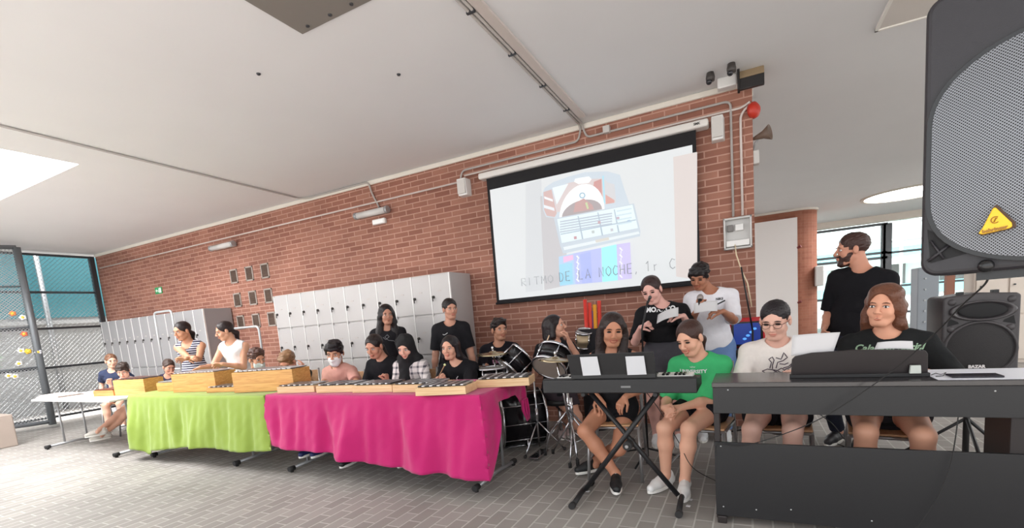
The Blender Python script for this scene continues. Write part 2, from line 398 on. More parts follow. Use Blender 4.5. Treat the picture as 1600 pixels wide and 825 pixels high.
        if legs:
            bk = nrm(np.cross(np.cross(an-kn, B), an-kn))
            P += [RC(hj[sgn], kn, .083*W, .055*s, .03), RC(kn, kn+(an-kn)*.35-bk*.012, .054*s, .055*s, .025), RC(kn+(an-kn)*.35-bk*.012, an, .054*s, .035*s, .025), RC(an, an+B*.05-UP*.03, .035*s, .03*s, .02)]
    sm = mat('skin_%d_%d_%d' % skin, skin, .5, noise=.06, nscale=14, spec=.35)
    blob('body', P, h, sm, root)
    # ---- face features
    dark = mat('dark_eye', (28, 18, 14), .25); white = mat('eye_white', (232, 226, 222), .3)
    lipm = mat('lips_%d' % skin[0], (int(skin[0]*.88), int(skin[1]*.62), int(skin[2]*.62)), .4); tooth = mat('teeth', (240, 236, 228), .3)
    hm = mat('hair_%d_%d_%d' % hairc, hairc, .42, noise=.35, nscale=40, bump=.5, bscale=90, spec=.4)
    HMv = Matrix([[HM[i][j] for j in range(3)] for i in range(3)])
    for q in (1, -1):
        e = MB()
        if eyes == 'open': e.ell(hp(.031*q, .0785, .0), (.0150*hs, .0095*hs, .0072*hs), HMv, 12, 0); e.ell(hp(.031*q, .0835, -.0005), (.0066*hs, .0052*hs, .0066*hs), HMv, 10, 1)
        else: e.ell(hp(.031*q, .0785, -.001), (.0150*hs, .0098*hs, .0050*hs), HMv, 12, 1)
        e.tube([hp(q*(.031+t), .0865-abs(t)*.22-.0*t, .0068-t*t*28) for t in (-.015, -.008, 0, .008, .015)], .0016*hs, 5, 1)
        e.build('eye', [white, dark], root)
        MB().tube([hp(q*(.031+t), .0905-abs(t)*.25, .0215-t*t*14) for t in (-.02, -.01, 0, .01, .018)], .003*hs, 6, rf=lambda u: .0036*hs*(1-.6*abs(2*u-1))).build('eyebrow', hm, root)
    if mouth != 'none':
        mb = MB()
        if mouth == 'smile':
            mb.tube([hp(t, .097-abs(t)**1.6*2.6, -.055+t*t*7) for t in (-.028, -.018, -.009, 0, .009, .018, .028)], .003*hs, 6, 0)
            mb.tube([hp(t, .094-abs(t)**1.6*2.6, -.070+t*t*20) for t in (-.026, -.018, -.009, 0, .009, .018, .026)], .0034*hs, 6, 0)
            mb.ell(hp(0, .084, -.061), (.021*hs, .012*hs, .0065*hs), HMv, 12, 1)
        elif mouth == 'open':
            mb.ell(hp(0, .0885, -.057), (.021*hs, .0106*hs, .0055*hs), HMv, 12, 0); mb.ell(hp(0, .0865, -.068), (.018*hs, .0106*hs, .0055*hs), HMv, 12, 0); mb.ell(hp(0, .0885, -.0625), (.014*hs, .0105*hs, .003*hs), HMv, 10, 2)
        else:
            mb.ell(hp(0, .0895, -.057), (.0225*hs, .0106*hs, .0052*hs), HMv, 12, 0); mb.ell(hp(0, .0875, -.0655), (.019*hs, .0106*hs, .0055*hs), HMv, 12, 0)
        mb.build('mouth', [lipm, tooth, dark], root)
    # ---- hair
    E = lambda x, y, z, a, b, c, k=.015, op='u': EL(hp(x, y, z), np.array((a, b, c))*hs, HM, k, op)
    K = lambda p, q, a, b, k=.02, fl=1., w=None: RC(hp(*p), hp(*q), a*hs, b*hs, k, w, fl)
    face = [E(0, .118, -.022, .0625, .085, .094, .008, 's')]
    lowcut = [E(0, .045, -.16, .12, .12, .105, .01, 's')]
    HP = None; dz = wob(.0022, 160, 3); hh = h*.9
    rr = lambda p, q, a, b, k=.02: RC(p, q, a, b, k)
    down = -UP
    if hair == 'short':
        HP = [E(0, -.016, .040, .081, .099, .085)]+face+[E(0, .03, -.13, .12, .10, .115, .008, 's'), E(.09, .02, -.03, .03, .035, .035, .006, 's'), E(-.09, .02, -.03, .03, .035, .035, .006, 's')]; dz = curls(.0025, 130, hc, 2)
    elif hair == 'buzz':
        HP = [E(0, -.016, .037, .079, .096, .081)]+face+[E(0, .035, -.13, .12, .105, .112, .008, 's'), E(.09, .02, -.03, .03, .035, .035, .006, 's'), E(-.09, .02, -.03, .03, .035, .035, .006, 's')]; dz = curls(.0012, 200, hc, 2)
    elif hair in ('tuft', 'fringe', 'curly'):
        HP = [E(0, -.016, .040, .083, .101, .086)]+face+[E(0, .03, -.13, .12, .10, .108, .008, 's'), E(.095, .02, -.04, .03, .035, .035, .006, 's'), E(-.095, .02, -.04, .03, .035, .035, .006, 's')]
        HP += [E(0, .045, .082, .062, .048, .032, .02), E(.02, .0, .094, .062, .07, .026, .02)]
        if hair == 'fringe': HP += [K((-.045, .076, .060), (.0, .086, .050), .017, .015, .015), K((.0, .086, .056), (.052, .070, .050), .017, .013, .015), K((.066, .035, .05), (.074, .02, .0), .018, .012), K((-.066, .035, .05), (-.074, .02, .0), .018, .012), K((.0, -.06, -.02), (0, -.06, -.05), .05, .04)]
        dz = curls(.009 if hair == 'curly' else .006, 95 if hair == 'curly' else 85, hc, 5)
    elif hair in ('long', 'longwave', 'longback', 'pony', 'bun', 'lowpony', 'pulled'):
        HP = [E(0, -.016, .036, *((.087, .105, .091) if hair == 'longwave' else (.081, .099, .084)))]+[E(0, .122, -.018, .0660, .092, .104, .008, 's')]+([E(0, .04, -.15, .12, .12, .105, .01, 's')] if hair in ('pony', 'bun', 'lowpony', 'pulled') else [])
        bk = -B; lk = .046 if hair == 'longwave' else .038
        dz = wob(.0016, 55, 3)
        nk = nb+T*.02
        if hair in ('long', 'longwave', 'longback'):
            tip = nb-T*.20*s+bk*.10
            HP += [K((0, -.05, .0), (0, -.06, -.09), .085, .075, .03), RC(hp(0, -.06, -.08), nb-T*.03+bk*.075, .078*hs, .085, .03, Bt, 1.5), RC(nb-T*.03+bk*.075, tip, .085, .06, .03, Bt, 1.7)]
            for q in (1, -1):
                HP += [K((.070*q, .005, .02), (.078*q, -.01, -.09), .026, .026, .02)]
                if hair == 'long' or (hair == 'longwave' and hyaw > 0): HP += [RC(hp(.074*q, -.016, -.03), nb+Lf*q*.085+Bt*.045-T*.04, .034*hs, lk, .03, Bt, 1.3), RC(nb+Lf*q*.085+Bt*.045-T*.04, nb+Lf*q*.098+Bt*.085-T*.21*s, lk, lk*.6, .03, Bt, 1.4)]
                else: HP += [rr(hp(.076*q, -.012, -.09), nb+Lf*q*.09-Bt*.05-T*.05, .026*hs, .034, .02), rr(nb+Lf*q*.09-Bt*.05-T*.05, nb+Lf*q*.09-Bt*.09-T*.18*s, .034, .02, .02)]
            if hair == 'longwave': dz = curls(.008, 45, hc, 4)
        elif hair == 'pony': HP += [K((0, -.10, .03), (0, -.14, -.01), .035, .035, .02), rr(hp(0, -.14, -.01), nb-T*.08+bk*.11, .034, .018, .02)]
        elif hair == 'lowpony': HP += [K((0, -.085, -.04), (0, -.115, -.065), .032, .028, .02), rr(hp(0, -.115, -.065), nb-T*.10+bk*.085, .027, .016, .02)]
        elif hair == 'bun': HP += [E(0, -.105, .045, .042, .038, .042)]
        elif hair == 'pulled': HP += [K((0, -.08, -.03), (0, -.10, -.07), .04, .035), RC(hp(0, -.10, -.07), nb-T*.14*s+bk*.10, .042, .055, .02, Bt, 1.4)]
    elif hair == 'none': HP = None
    if HP: blob('hair', HP, hh, hm, root, disp=dz)
    # ---- shirt
    ctx = dict(root=root, hp=hp, HM=HM, HMv=HMv, nb=nb, T=T, Bt=Bt, Lf=Lf, hip=hip, s=s, hs=hs, W=W, arms=arms, legp=legp, sh=sh, h=h, hm=hm, B=B, L=L, tors=tors)
    if shirt is not None:
        smt = shirt if not isinstance(shirt, tuple) else mat('cloth_%d_%d_%d' % shirt, shirt, .85, noise=.10, nscale=25, bump=.25, bscale=35, spec=.2)
        cl = tors(.012, -.10-hem)
        for sgn in (1, -1):
            el, wr = arms[sgn]
            if sleeve <= .02: continue
            if sleeve <= 1:
                e = sh[sgn]+(el-sh[sgn])*sleeve*1.7 if sleeve < .6 else el; n = nrm(el-sh[sgn]); cutp = sh[sgn]+(el-sh[sgn])*min(sleeve*1.55, 1)
                cl.append(RC(sh[sgn], cutp+n*.03, .060*s+.006, .058*s+.010, .03, cuts=((cutp, n),)))
            else:
                cl += [RC(sh[sgn], el, .062*s, .050*s, .03), RC(el, wr, .050*s, .036*s, .02, cuts=((wr-nrm(wr-el)*.03, nrm(wr-el)),))]
        r0 = .066*s+.008
        cl.append(RC(nb+Bt*.018-T*.012, nb+T*.12+Bt*.03, r0*.95, r0*1.15, .006, op='s'))
        if sleeve <= .02:
            for sgn in (1, -1): cl.append(EL(sh[sgn]+Lf*sgn*.035*s-T*.01, (.05*s, .07*s, .085*s), np.stack([Lf, Bt, T], 1), .006, 's'))
            if stripes == 'tank': cl.append(EL(nb+Bt*.06-T*.0, (.075*s, .09*s, .10*s), np.stack([Lf, Bt, T], 1), .006, 's')); 
        pl = [(hip-T*(.09+hem)*s if pose != 'sit' else hip-T*.06*s, -T)]
        ctx['shirt'] = blob('shirt', cl, h*1.1, smt, root, planes=pl, disp=wob(.0035, 42, len(label)))
    # ---- trousers / shorts / skirt
    if bottom is not None and legs:
        bm_ = mat('cloth_%d_%d_%d' % bottom, bottom, .85, noise=.10, nscale=25, bump=.25, bscale=35, spec=.2)
        cl = [RC(hip+T*.17*s, hip+T*.04*s, .124*W+.007, .148*W+.007, .03, Bt, 1.25), RC(hip+T*.04*s, hip-T*.01*s, .150*W+.006, .155*W+.008, .03, Bt, 1.22)]
        for sgn in (1, -1):
            kn, an = legp[sgn]
            if leg <= 1:
                cp = hj[sgn]+(kn-hj[sgn])*leg*1.0; n = nrm(kn-hj[sgn])
                cl.append(RC(hj[sgn], cp+n*.03, .090*W+.008, .090*W-.018*leg+.012, .03, cuts=((cp, n),)))
            else:
                n = nrm(an-kn); cp = kn+(an-kn)*.94
                cl += [RC(hj[sgn], kn, .090*W+.008, .066*s+.006, .03), RC(kn, an, .066*s+.004, .052*s, .03, cuts=((cp, n),))]
        blob('trousers' if leg > 1 else 'shorts', cl, h*1.2, bm_, root, disp=wob(.003, 40, 9))
    # ---- shoes
    if legs and shoe is not None:
        shm = mat('shoe_%d_%d_%d' % shoe, shoe, .55, noise=.08, nscale=30); solm = mat('sole', (235, 232, 226) if shoe[0] > 90 or shoe == (30, 40, 90) else (30, 28, 28), .6)
        lace = mat('lace', (240, 240, 240) if shoe[0] > 90 else (45, 45, 45), .8)
        for n_, sgn in enumerate((1, -1)):
            an = legp[sgn][1]; fy = yaw if shoeyaw is None else shoeyaw[n_]; fd = dirv(R(fy)); fl_ = lft(R(fy)); z0 = an[2]-.085
            A = lambda f, l, z: an*V3(1, 1, 0)+fd*f*s*1.12+fl_*l*s*1.1+UP*(z0+z)
            pr = [RC(A(-.045, 0, .045), A(.10, .0, .042), .036*s, .041*s, .02), RC(A(.10, 0, .042), A(.165, -.004*sgn, .034), .041*s, .030*s, .02), RC(A(-.04, 0, .05), A(-.032, 0, .085), .036*s, .036*s, .02), RC(A(-.02, 0, .08), A(.06, 0, .065), .032*s, .034*s, .02),
                  RC(A(-.012, 0, .09), A(-.008, 0, .14), .033*s, .033*s, .004, op='s')]
            so_ = blob('shoe', pr, max(h*.9, .004), shm, root, planes=[(V3(0, 0, z0+.006), V3(0, 0, -1))])
            mb = MB(); pts = []
            for k in range(24):
                t = 2*math.pi*k/24; f = .062+.128*math.cos(t); l = (.040+.006*math.cos(t))*math.sin(t); pts.append(A(f, l, .0))
            mb.prism(pts, (0, 0, .022)); mb.build('sole', solm, so_, bevel=.004)
            mb = MB()
            for j in range(4): mb.tube([A(.035+.024*j, -.022, .088-.010*j), A(.04+.024*j, 0, .101-.011*j), A(.035+.024*j, .022, .088-.010*j)], .003, 5)
            mb.build('laces', lace, so_)
    return ctx
def chest(c, txt=None, size=.06, dy=-.14, m=None, dx=0., name='print', shape=None, **k):
    """lay a printed text or line drawing on the front of the shirt"""
    so_ = c['shirt']; me = so_.data; off = Vector(c['root'].location)
    bv = BVHTree.FromPolygons([v.co for v in me.vertices], [tuple(p.vertices) for p in me.polygons])
    o0 = Vector(c['nb']+c['T']*dy+c['Lf']*dx+c['Bt']*.35)-off; X = Vector(c['Lf']); Y = Vector(c['T']); Bv = Vector(c['Bt'])
    if txt: vs, fs = text_mesh(txt, size, **k)
    else: vs, fs = shape
    out = []
    for v in vs:
        o = o0+X*v[0]+Y*v[1]; hit = bv.ray_cast(o, -Bv, .6)
        out.append((hit[0]+Bv*.0025 if hit[0] is not None else o-Bv*.25)+off)
    b = MB(); b.add(out, fs); return b.build(name, m, c['root'])
def strokes(lines, w):
    """flat ribbons through lists of 2-D points, finely cut so that they follow a curved chest"""
    vs = []; fs = []
    for L_ in lines:
        P = []
        for i in range(len(L_)-1):
            a, b = Vector(L_[i]), Vector(L_[i+1]); n = max(1, int((b-a).length/.012))
            P += [a.lerp(b, j/n) for j in range(n)]
        P.append(Vector(L_[-1])); base = len(vs)
        for i, p in enumerate(P):
            d = (P[min(i+1, len(P)-1)]-P[max(i-1, 0)]).normalized(); nn = Vector((-d.y, d.x))*w/2
            vs += [(p.x+nn.x, p.y+nn.y, 0), (p.x-nn.x, p.y-nn.y, 0)]
        fs += [(base+2*i, base+2*i+1, base+2*i+3, base+2*i+2) for i in range(len(P)-1)]
    return vs, fs

# ================================================================ THE SETTING
ZC = 3.27; WY = 5.2; XE = .07; XL = -12.05
brick = brick_mat('red_brick', (162, 113, 96), (139, 91, 76), (186, 144, 128), .235, .0665, .007, 'XZ')
brick_end = brick_mat('red_brick_end', (162, 113, 96), (139, 91, 76), (186, 144, 128), .235, .0665, .007, 'YZ')
brick_far = brick_mat('brick_column', (166, 108, 86), (152, 95, 75), (162, 112, 92), .235, .0665, .005, 'XZ')
paver = brick_mat('grey_paver', (148, 143, 138), (132, 127, 122), (174, 170, 165), .205, .103, .006, 'YX', scale_noise=.8, bump=.5, rough=.7)
plaster = mat('ceiling_plaster', (226, 226, 227), .9, noise=.03, nscale=1.5)
cream = mat('cornice_cream', (226, 220, 210), .8)
struct(MB().box(-30, 30, -26, 24, -.2, 0).build('floor', paver))
SX0, SX1, SY0, SY1 = -9.6, -6.31, .4, 2.73
cb = MB()
cb.box(XL-.3, SX0, -1.2, 18, ZC, ZC+.35); cb.box(SX1, 14, -1.2, 18, ZC, ZC+.35); cb.box(SX0, SX1, -1.2, SY0, ZC, ZC+.35); cb.box(SX0, SX1, SY1, 18, ZC, ZC+.35)
struct(cb.build('ceiling', plaster))
sk = MB(); sk.box(SX0, SX1, SY0, SY1, ZC+.36, ZC+.40); struct(sk.build('window_1', mat('skylight_diffuser', (255, 255, 255), .6, emit=(255, 255, 255), estr=12)))
wb = MB(); wb.box(XL, XE, WY, WY+.30, 0, 3.215); struct(wb.build('wall_back', brick))
struct(MB().box(XL, XE+.01, WY-.02, WY+.30, 3.215, ZC).build('trim_1', cream, bevel=.01))
# gate wall end (left): dark steel frame with chain-link
steel = mat('dark_steel', (72, 74, 78), .5, metal=.5); galv = mat('galvanised', (176, 178, 180), .45, metal=.6)
g = empty('steel_gate', (XL, 5.1, 0), 'dark steel framed wire mesh gate closing the left end beside the brick wall', 'gate')
fr = MB()
for y in (5.12, 2.2, -.6): MB().box(XL-.04, XL+.04, y-.04, y+.04, 0, 3.22).build('post', steel, g)
fb = MB()
for z in (3.2, 2.49, 1.80, 1.05, .1): fb.box(XL-.02, XL+.02, -.6, 5.12, z-.02, z+.02)
fb.build('rail', steel, g)
def chain(fn, U, Vh, sp=.075, r=.0035):
    b = MB(); n = int((U+Vh)/sp)
    for i in range(n+1):
        t = i*sp
        for sgn in (0, 1):
            u0, v0 = (t, 0) if t < U else (U, t-U); u1, v1 = (0, t) if t < Vh else (t-Vh, Vh)
            if sgn: u0, u1 = U-u0, U-u1
            b.cyl(fn(u0, v0), fn(u1, v1), r, n=3, caps=False)
    return b
chain(lambda u, v: (XL, 5.1-u, .1+v), 5.7, 3.1).build('wire_mesh', galv, g)
g2 = empty('gate_leaf', (-11.15, 3.72, 0), 'open grey steel gate leaf hung with small paper flowers at far left', 'gate')
A2 = Vector((-11.15, 3.72, 0)); B2 = Vector((-11.75, 2.35, 0)); D2 = (B2-A2); L2 = D2.length; d2 = D2/L2
fr = MB()
def bar(b, p, q, w_, mi=0):
    b.cyl(p, q, w_, n=4, mi=mi)
zt = 3.16
for u in (0, L2): bar(fr, A2+d2*u+Vector((0, 0, .06)), A2+d2*u+Vector((0, 0, zt)), .06)
for z in (.12, 1.1, 1.8, 2.5, zt): bar(fr, A2+Vector((0, 0, z)), B2+Vector((0, 0, z)), .045 if z < .2 or z > 3 else .02)
fr.build('leaf_frame', mat('grey_steel', (120, 124, 128), .5, metal=.4), g2)
chain(lambda u, v: A2+d2*u+Vector((0, 0, .1+v)), L2, 3.05, sp=.045, r=.0045).build('wire_mesh', galv, g2)
for i, (px, py, c) in enumerate(((20, 490, (230, 140, 90)), (36, 496, (240, 240, 240)), (38, 522, (220, 110, 80)), (33, 548, (236, 236, 236)), (44, 549, (235, 190, 60)), (60, 550, (225, 225, 235)), (30, 568, (240, 240, 238)), (14, 587, (235, 235, 235)), (24, 588, (230, 225, 225)))):
    d = Vector(ray(px, py)); nn = Vector((d2.y, -d2.x, 0)); t = (A2-Vector((0, 0, CAMH))).dot(nn)/d.dot(nn); p = Vector((0, 0, CAMH))+d*t
    b = MB()
    for k in range(5):
        a = k*1.2566; q = p+nn*.02*(1 if nn.x > 0 else -1)+d2*math.cos(a)*.028+Vector((0, 0, math.sin(a)*.028)); b.ell(q, (.024, .024, .020), n=8)
    b.ell(p+nn*.03*(1 if nn.x > 0 else -1), (.025, .025, .025), n=8, mi=1)
    o = b.build('paper_flower', [mat('paper_%d' % i, c, .8), mat('paper_yellow', (236, 196, 80), .8)])
    tag(o, '%s paper flower on the grey gate leaf, %s' % (('orange', 'white', 'red', 'white', 'yellow', 'pale lilac', 'white', 'white', 'pinkish white')[i], ('topmost and furthest left', 'beside the orange one at the top', 'alone in the middle', 'left of the yellow one', 'in the row of three', 'right of the yellow one', 'just below the row of three', 'lowest and nearest the photo edge', 'lowest, beside the frame')[i]), 'flower', 'paper flowers on the gate')
# outside the gate
ob = empty('outside_building', (-14.6, 3, 0), 'grey building with a teal band beyond the wire gate', 'building')
MB().box(-14.9, -14.6, -4, 9, 0, 5).build('wall', mat('grey_render', (168, 168, 166), .9, noise=.05), ob)
MB().box(-14.6, -14.56, -2, 6.3, 2.15, 3.6).build('teal_band', mat('teal_panel', (70, 140, 150), .5), ob)
MB().box(-14.6, -14.5, -2, 9, 2.0, 2.08).build('sill', mat('grey_sill', (190, 190, 188), .8), ob)
MB().cyl((-14.4, 5.1, 0), (-14.4, 5.1, 4), .05).build('drain_pipe', galv, ob)
# plant by the left edge
pp = atz(-14, 700, 0); pl = empty('potted_plant', (pp.x, pp.y, 0), 'leafy potted plant in a brown box planter at the left edge', 'plant')
b = MB(); b.box(pp.x-.35, pp.x+.34, pp.y-.2, pp.y+.2, 0, .48); b.build('planter', mat('planter_brown', (158, 144, 134), .8), pl, bevel=.015)
b = MB(); rnd = random.Random(3); cr = Vector((pp.x+.05, pp.y, .5))
for i in range(90):
    a = rnd.random()*6.28; el = rnd.uniform(.1, 1.4); ln = rnd.uniform(.2, .4); z0 = rnd.uniform(.5, .85)
    base = cr+Vector((0, 0, z0)); dr = Vector((math.cos(a)*math.cos(el), math.sin(a)*math.cos(el), math.sin(el))); sd = dr.cross(Vector((0, 0, 1))).normalized()
    mid = base+dr*ln*.5+Vector((0, 0, .03)); tip = base+dr*ln-Vector((0, 0, .06)); wd = .022
    b.add([base, mid+sd*wd, tip, mid-sd*wd, mid+Vector((0, 0, .006))], [(0, 1, 4), (1, 2, 4), (2, 3, 4), (3, 0, 4)], 0, True)
b.tube([cr, cr+Vector((0, 0, .85))], .015, 6, 1)
b.build('foliage', [mat('leaf_green', (120, 190, 110), .5, noise=.3), mat('stem', (96, 80, 58), .8)], pl)
# ceiling fittings
b = MB(); b.box(-2.6, -1.99, 1.2, 2.485, ZC-.012, ZC)
hp_ = empty('ceiling_hatch', (-2.3, 2, ZC), 'dark grey access panel set in the white ceiling, near the photo top', 'hatch')
b.build('panel', mat('hatch_grey', (128, 122, 116), .8), hp_, bevel=.003)
for x, y in ((-2.5, 2.44), (-2.3, 2.44), (-2.12, 2.44)): MB().cyl((x, y, ZC-.018), (x, y, ZC-.01), .012, n=8).build('screw', steel, hp_)
hp_ = empty('ceiling_hatch', (1.4, 4.3, ZC), 'pale square ceiling panel outlined near the hanging black loudspeaker', 'hatch')
MB().box(.93, 2.2, 3.4, 4.88, ZC-.012, ZC).build('panel', mat('hatch_pale', (216, 210, 204), .85), hp_, bevel=.003)
b = MB()
for (a, c) in (((.93, 3.4), (.93, 4.88)), ((.93, 4.88), (2.2, 4.88))): b.box(min(a[0], c[0])-.01, max(a[0], c[0])+.01, min(a[1], c[1])-.01, max(a[1], c[1])+.01, ZC-.022, ZC)
b.build('panel_frame', mat('white_trim', (232, 228, 222), .6), hp_)
cond = mat('conduit_grey', (176, 170, 166), .55); condw = mat('conduit_white', (216, 204, 198), .55)
t = empty('cable_duct', (-1.55, 4, ZC), 'pair of grey conduits with a flat duct crossing the ceiling to the screen wall', 'conduit')
b = MB(); b.box(-1.515, -1.445, .8, 4.98, ZC-.02, ZC); b.build('flat_duct', mat('duct_pale', (206, 196, 190), .7), t)
def path(pts, r, n=8, rad=.05):
    out = [Vector(pts[0])]
    for i in range(1, len(pts)-1):
        p, a, c = Vector(pts[i]), Vector(pts[i-1]), Vector(pts[i+1]); da = (a-p); dc = (c-p); rr = min(rad, da.length*.45, dc.length*.45); da.normalize(); dc.normalize()
        for k in range(6):
            u = k/5; out.append((p+da*rr)*(1-u)**2+p*2*u*(1-u)+(p+dc*rr)*u**2)
    out.append(Vector(pts[-1])); return out
yw = WY-.02
b = MB(); b.tube(path([(-1.565, .8, ZC-.015), (-1.565, 5.14, ZC-.015), (-1.565, yw, ZC-.06), (-1.60, yw, 3.10), (-3.08, yw, 3.10), (-3.12, yw, 2.96)], 0, rad=.06), .011); b.build('conduit', cond, t)
b = MB(); b.tube(path([(-1.535, .8, ZC-.015), (-1.535, 5.14, ZC-.015), (-1.535, yw, ZC-.06), (-1.50, yw, 3.12), (-.11, yw, 3.12), (-.11, yw, 2.07)], 0, rad=.06), .011); b.build('conduit', cond, t)
for y in (1.6, 2.3, 2.9, 3.5, 4.1, 4.7): MB().box(-1.58, -1.52, y-.01, y+.01, ZC-.03, ZC-.001).build('clip', steel, t)
o = MB().tube(path([(-5.62, 1.5, ZC-.012), (-5.83, 5.12, ZC-.012), (-5.7, 5.17, ZC-.02), (-4.55, 5.17, ZC-.02), (-4.52, yw, 3.1), (-4.42, yw, 2.90)], 0), .012).build('conduit', cond)
tag(o, 'thin grey conduit crossing the ceiling from the left then dropping to the tube lamp', 'conduit')
o = MB().tube(path([(-11.9, yw, 2.975), (-3.13, yw, 2.975)], 0), .010).build('conduit', condw)
tag(o, 'long pale horizontal conduit along the brick wall left of the screen', 'conduit')
o = MB().tube(path([(-3.05, yw, 3.035), (-1.4, yw, 3.035), (-.02, yw, 3.035), (.05, yw, 3.07)], 0), .010).build('conduit', condw)
tag(o, 'pale conduit running just above the projection screen casing', 'conduit')
o = MB().tube(path([(.06, yw, 3.055), (-.03, yw, 2.98), (-.03, yw, 2.07)], 0, rad=.07), .011).build('conduit', condw)
tag(o, 'pale conduit dropping from the red bell to the wall cabinet', 'conduit')
c = aty(949, 204, WY)
o = MB().box(c.x-.035, c.x+.035, WY-.06, WY, c.z-.035, c.z+.035).build('junction_box', mat('box_grey', (200, 196, 192), .5), None, bevel=.006); tag(o, 'small square grey junction box on the conduit above the screen', 'junction box')
# lamps on the brick wall
def tube_lamp(x0, x1, z, label):
    t = empty('wall_lamp', ((x0+x1)/2, WY, z), label, 'lamp')
    b = MB(); b.box(x0+.03, x1-.03, WY-.05, WY, z-.03, z+.03); b.build('lamp_base', galv, t, bevel=.006)
    b = MB(); b.tube([(x0+.02, WY-.075, z), (x1-.02, WY-.075, z)], .042, 12); b.build('diffuser', mat('lamp_diffuser', (214, 212, 210), .25), t)
    b = MB(); b.cyl((x0-.01, WY-.075, z), (x0+.03, WY-.075, z), .047, n=12); b.cyl((x1-.03, WY-.075, z), (x1+.01, WY-.075, z), .047, n=12); b.build('end_cap', galv, t)
tube_lamp(-4.80, -4.24, 2.835, 'grey tubular lamp on the brick wall with a white emergency light below')
tube_lamp(-8.08, -7.48, 2.845, 'grey tubular lamp on the brick wall above the small vents')
t = empty('emergency_light', (-4.44, WY, 2.71), 'small white emergency light under the right tubular lamp', 'lamp')
MB().box(-4.55, -4.33, WY-.05, WY, 2.68, 2.75).build('housing', mat('white_plastic', (232, 230, 228), .4), t, bevel=.012)
MB().box(-4.53, -4.35, WY-.056, WY-.05, 2.69, 2.735).build('lens', mat('lens', (245, 245, 245), .2), t)
# speakers on the wall
for x0, x1, z0, z1, lb in ((-3.12, -2.98, 2.79, 2.985, 'small white wall speaker at the top left of the projection screen'), (-.285, -.165, 2.78, 2.99, 'small white wall speaker at the top right of the projection screen')):
    t = empty('wall_speaker', ((x0+x1)/2, WY, (z0+z1)/2), lb, 'speaker', 'small white wall speakers')
    MB().prism([(x0, WY, z1), (x0+.01, WY-.12, z1), (x1-.01, WY-.12, z1), (x1, WY, z1)], (0, .02, z0-z1)).build('cabinet', mat('white_plastic', (232, 230, 228), .4), t, bevel=.008)
    MB().box(x0+.018, x1-.018, WY-.126, WY-.105, z0+.02, z1-.015).build('grille', mat('pale_grille', (214, 210, 206), .7, bump=.4, bscale=300), t)
# exit sign
c = aty(248.5, 454, WY)
t = empty('exit_sign', (c.x, WY, c.z), 'small green emergency exit sign on the brick wall at left', 'sign')
MB().box(c.x-.11, c.x+.11, WY-.012, WY, c.z-.06, c.z+.06).build('plate', mat('sign_green', (20, 150, 84), .5), t)
wh = mat('sign_white', (236, 244, 238), .5)
a = c.x; z = c.z; y = WY-.014
b = MB(); b.prism([(a-.09, y, z), (a-.055, y, z+.035), (a-.055, y, z+.012), (a-.02, y, z+.012), (a-.02, y, z-.012), (a-.055, y, z-.012), (a-.055, y, z-.035)], (0, .002, 0))
b.box(a+.03, a+.095, y, y+.002, z-.045, z+.045); b.build('arrow', wh, t)
b = MB(); b.ell((a+.012, y, z+.03), (.010, .002, .010), n=8); b.prism([(a+.005, y, z+.018), (a+.024, y, z+.012), (a+.016, y, z-.012), (a+.034, y, z-.04), (a+.022, y, z-.044), (a+.004, y, z-.014), (a-.012, y, z-.036), (a-.018, y, z-.028), (a, y, z-.006)], (0, .002, 0)); b.build('running_figure', wh, t)
# vents 3 x 3
dk = mat('vent_dark', (92, 74, 64), .8); vf = mat('vent_frame', (168, 158, 150), .6)
rows = ('top', 'middle', 'bottom'); cols = ('left', 'centre', 'right')
for r_, z in enumerate((2.345, 1.95, 1.575)):
    for c_, x in enumerate((-7.695, -7.295, -6.905)):
        t = empty('wall_vent', (x, WY, z), 'dark louvred vent in the brick wall, %s row, %s of three' % (rows[r_], cols[c_]), 'vent', 'louvred vents in the brick wall')
        b = MB()
        for a, q in (((x-.095, x-.075), (z-.115, z+.115)), ((x+.075, x+.095), (z-.115, z+.115)), ((x-.095, x+.095), (z+.095, z+.115)), ((x-.095, x+.095), (z-.115, z-.095))): b.box(a[0], a[1], WY-.012, WY, q[0], q[1])
        b.build('frame', vf, t)
        b = MB(); b.box(x-.075, x+.075, WY-.003, WY, z-.095, z+.095)
        for k in range(8): zz = z-.085+k*.024; b.prism([(x-.075, WY-.004, zz), (x-.075, WY-.012, zz-.010), (x-.075, WY-.010, zz-.013), (x-.075, WY-.003, zz-.004)], (.15, 0, 0))
        b.build('louvre', dk, t)
# ---------------- projection screen
S00 = aty(762, 283, 5.11); S10 = aty(775, 474, 5.11)
sx0, sx1, sz0, sz1, sy = -2.715, -.415, 1.465, 2.885, 5.11
t = empty('projection_screen', (-1.57, sy, sz0), 'large pull-down projection screen showing a jukebox picture on the brick wall', 'screen')
MB().box(sx0, sx1, sy, sy+.004, sz0, sz1+.04).build('black_border', mat('screen_black', (22, 20, 24), .8), t)
MB().box(-2.80, -.30, sy-.05, WY, 2.915, 2.985).build('casing', mat('casing_white', (226, 222, 218), .4), t, bevel=.02, seg=3)
MB().cyl((sx0-.01, sy, sz0), (sx1+.01, sy, sz0), .014).build('bottom_bar', mat('screen_black', (22, 20, 24), .8), t)
put_text('maker_mark', 'SMK', .03, (-.40, sy-.052, 2.95), (1, 0, 0), (0, 0, 1), mat('mark_grey', (60, 60, 60), .6), t, bold=.001)
IMG = {}
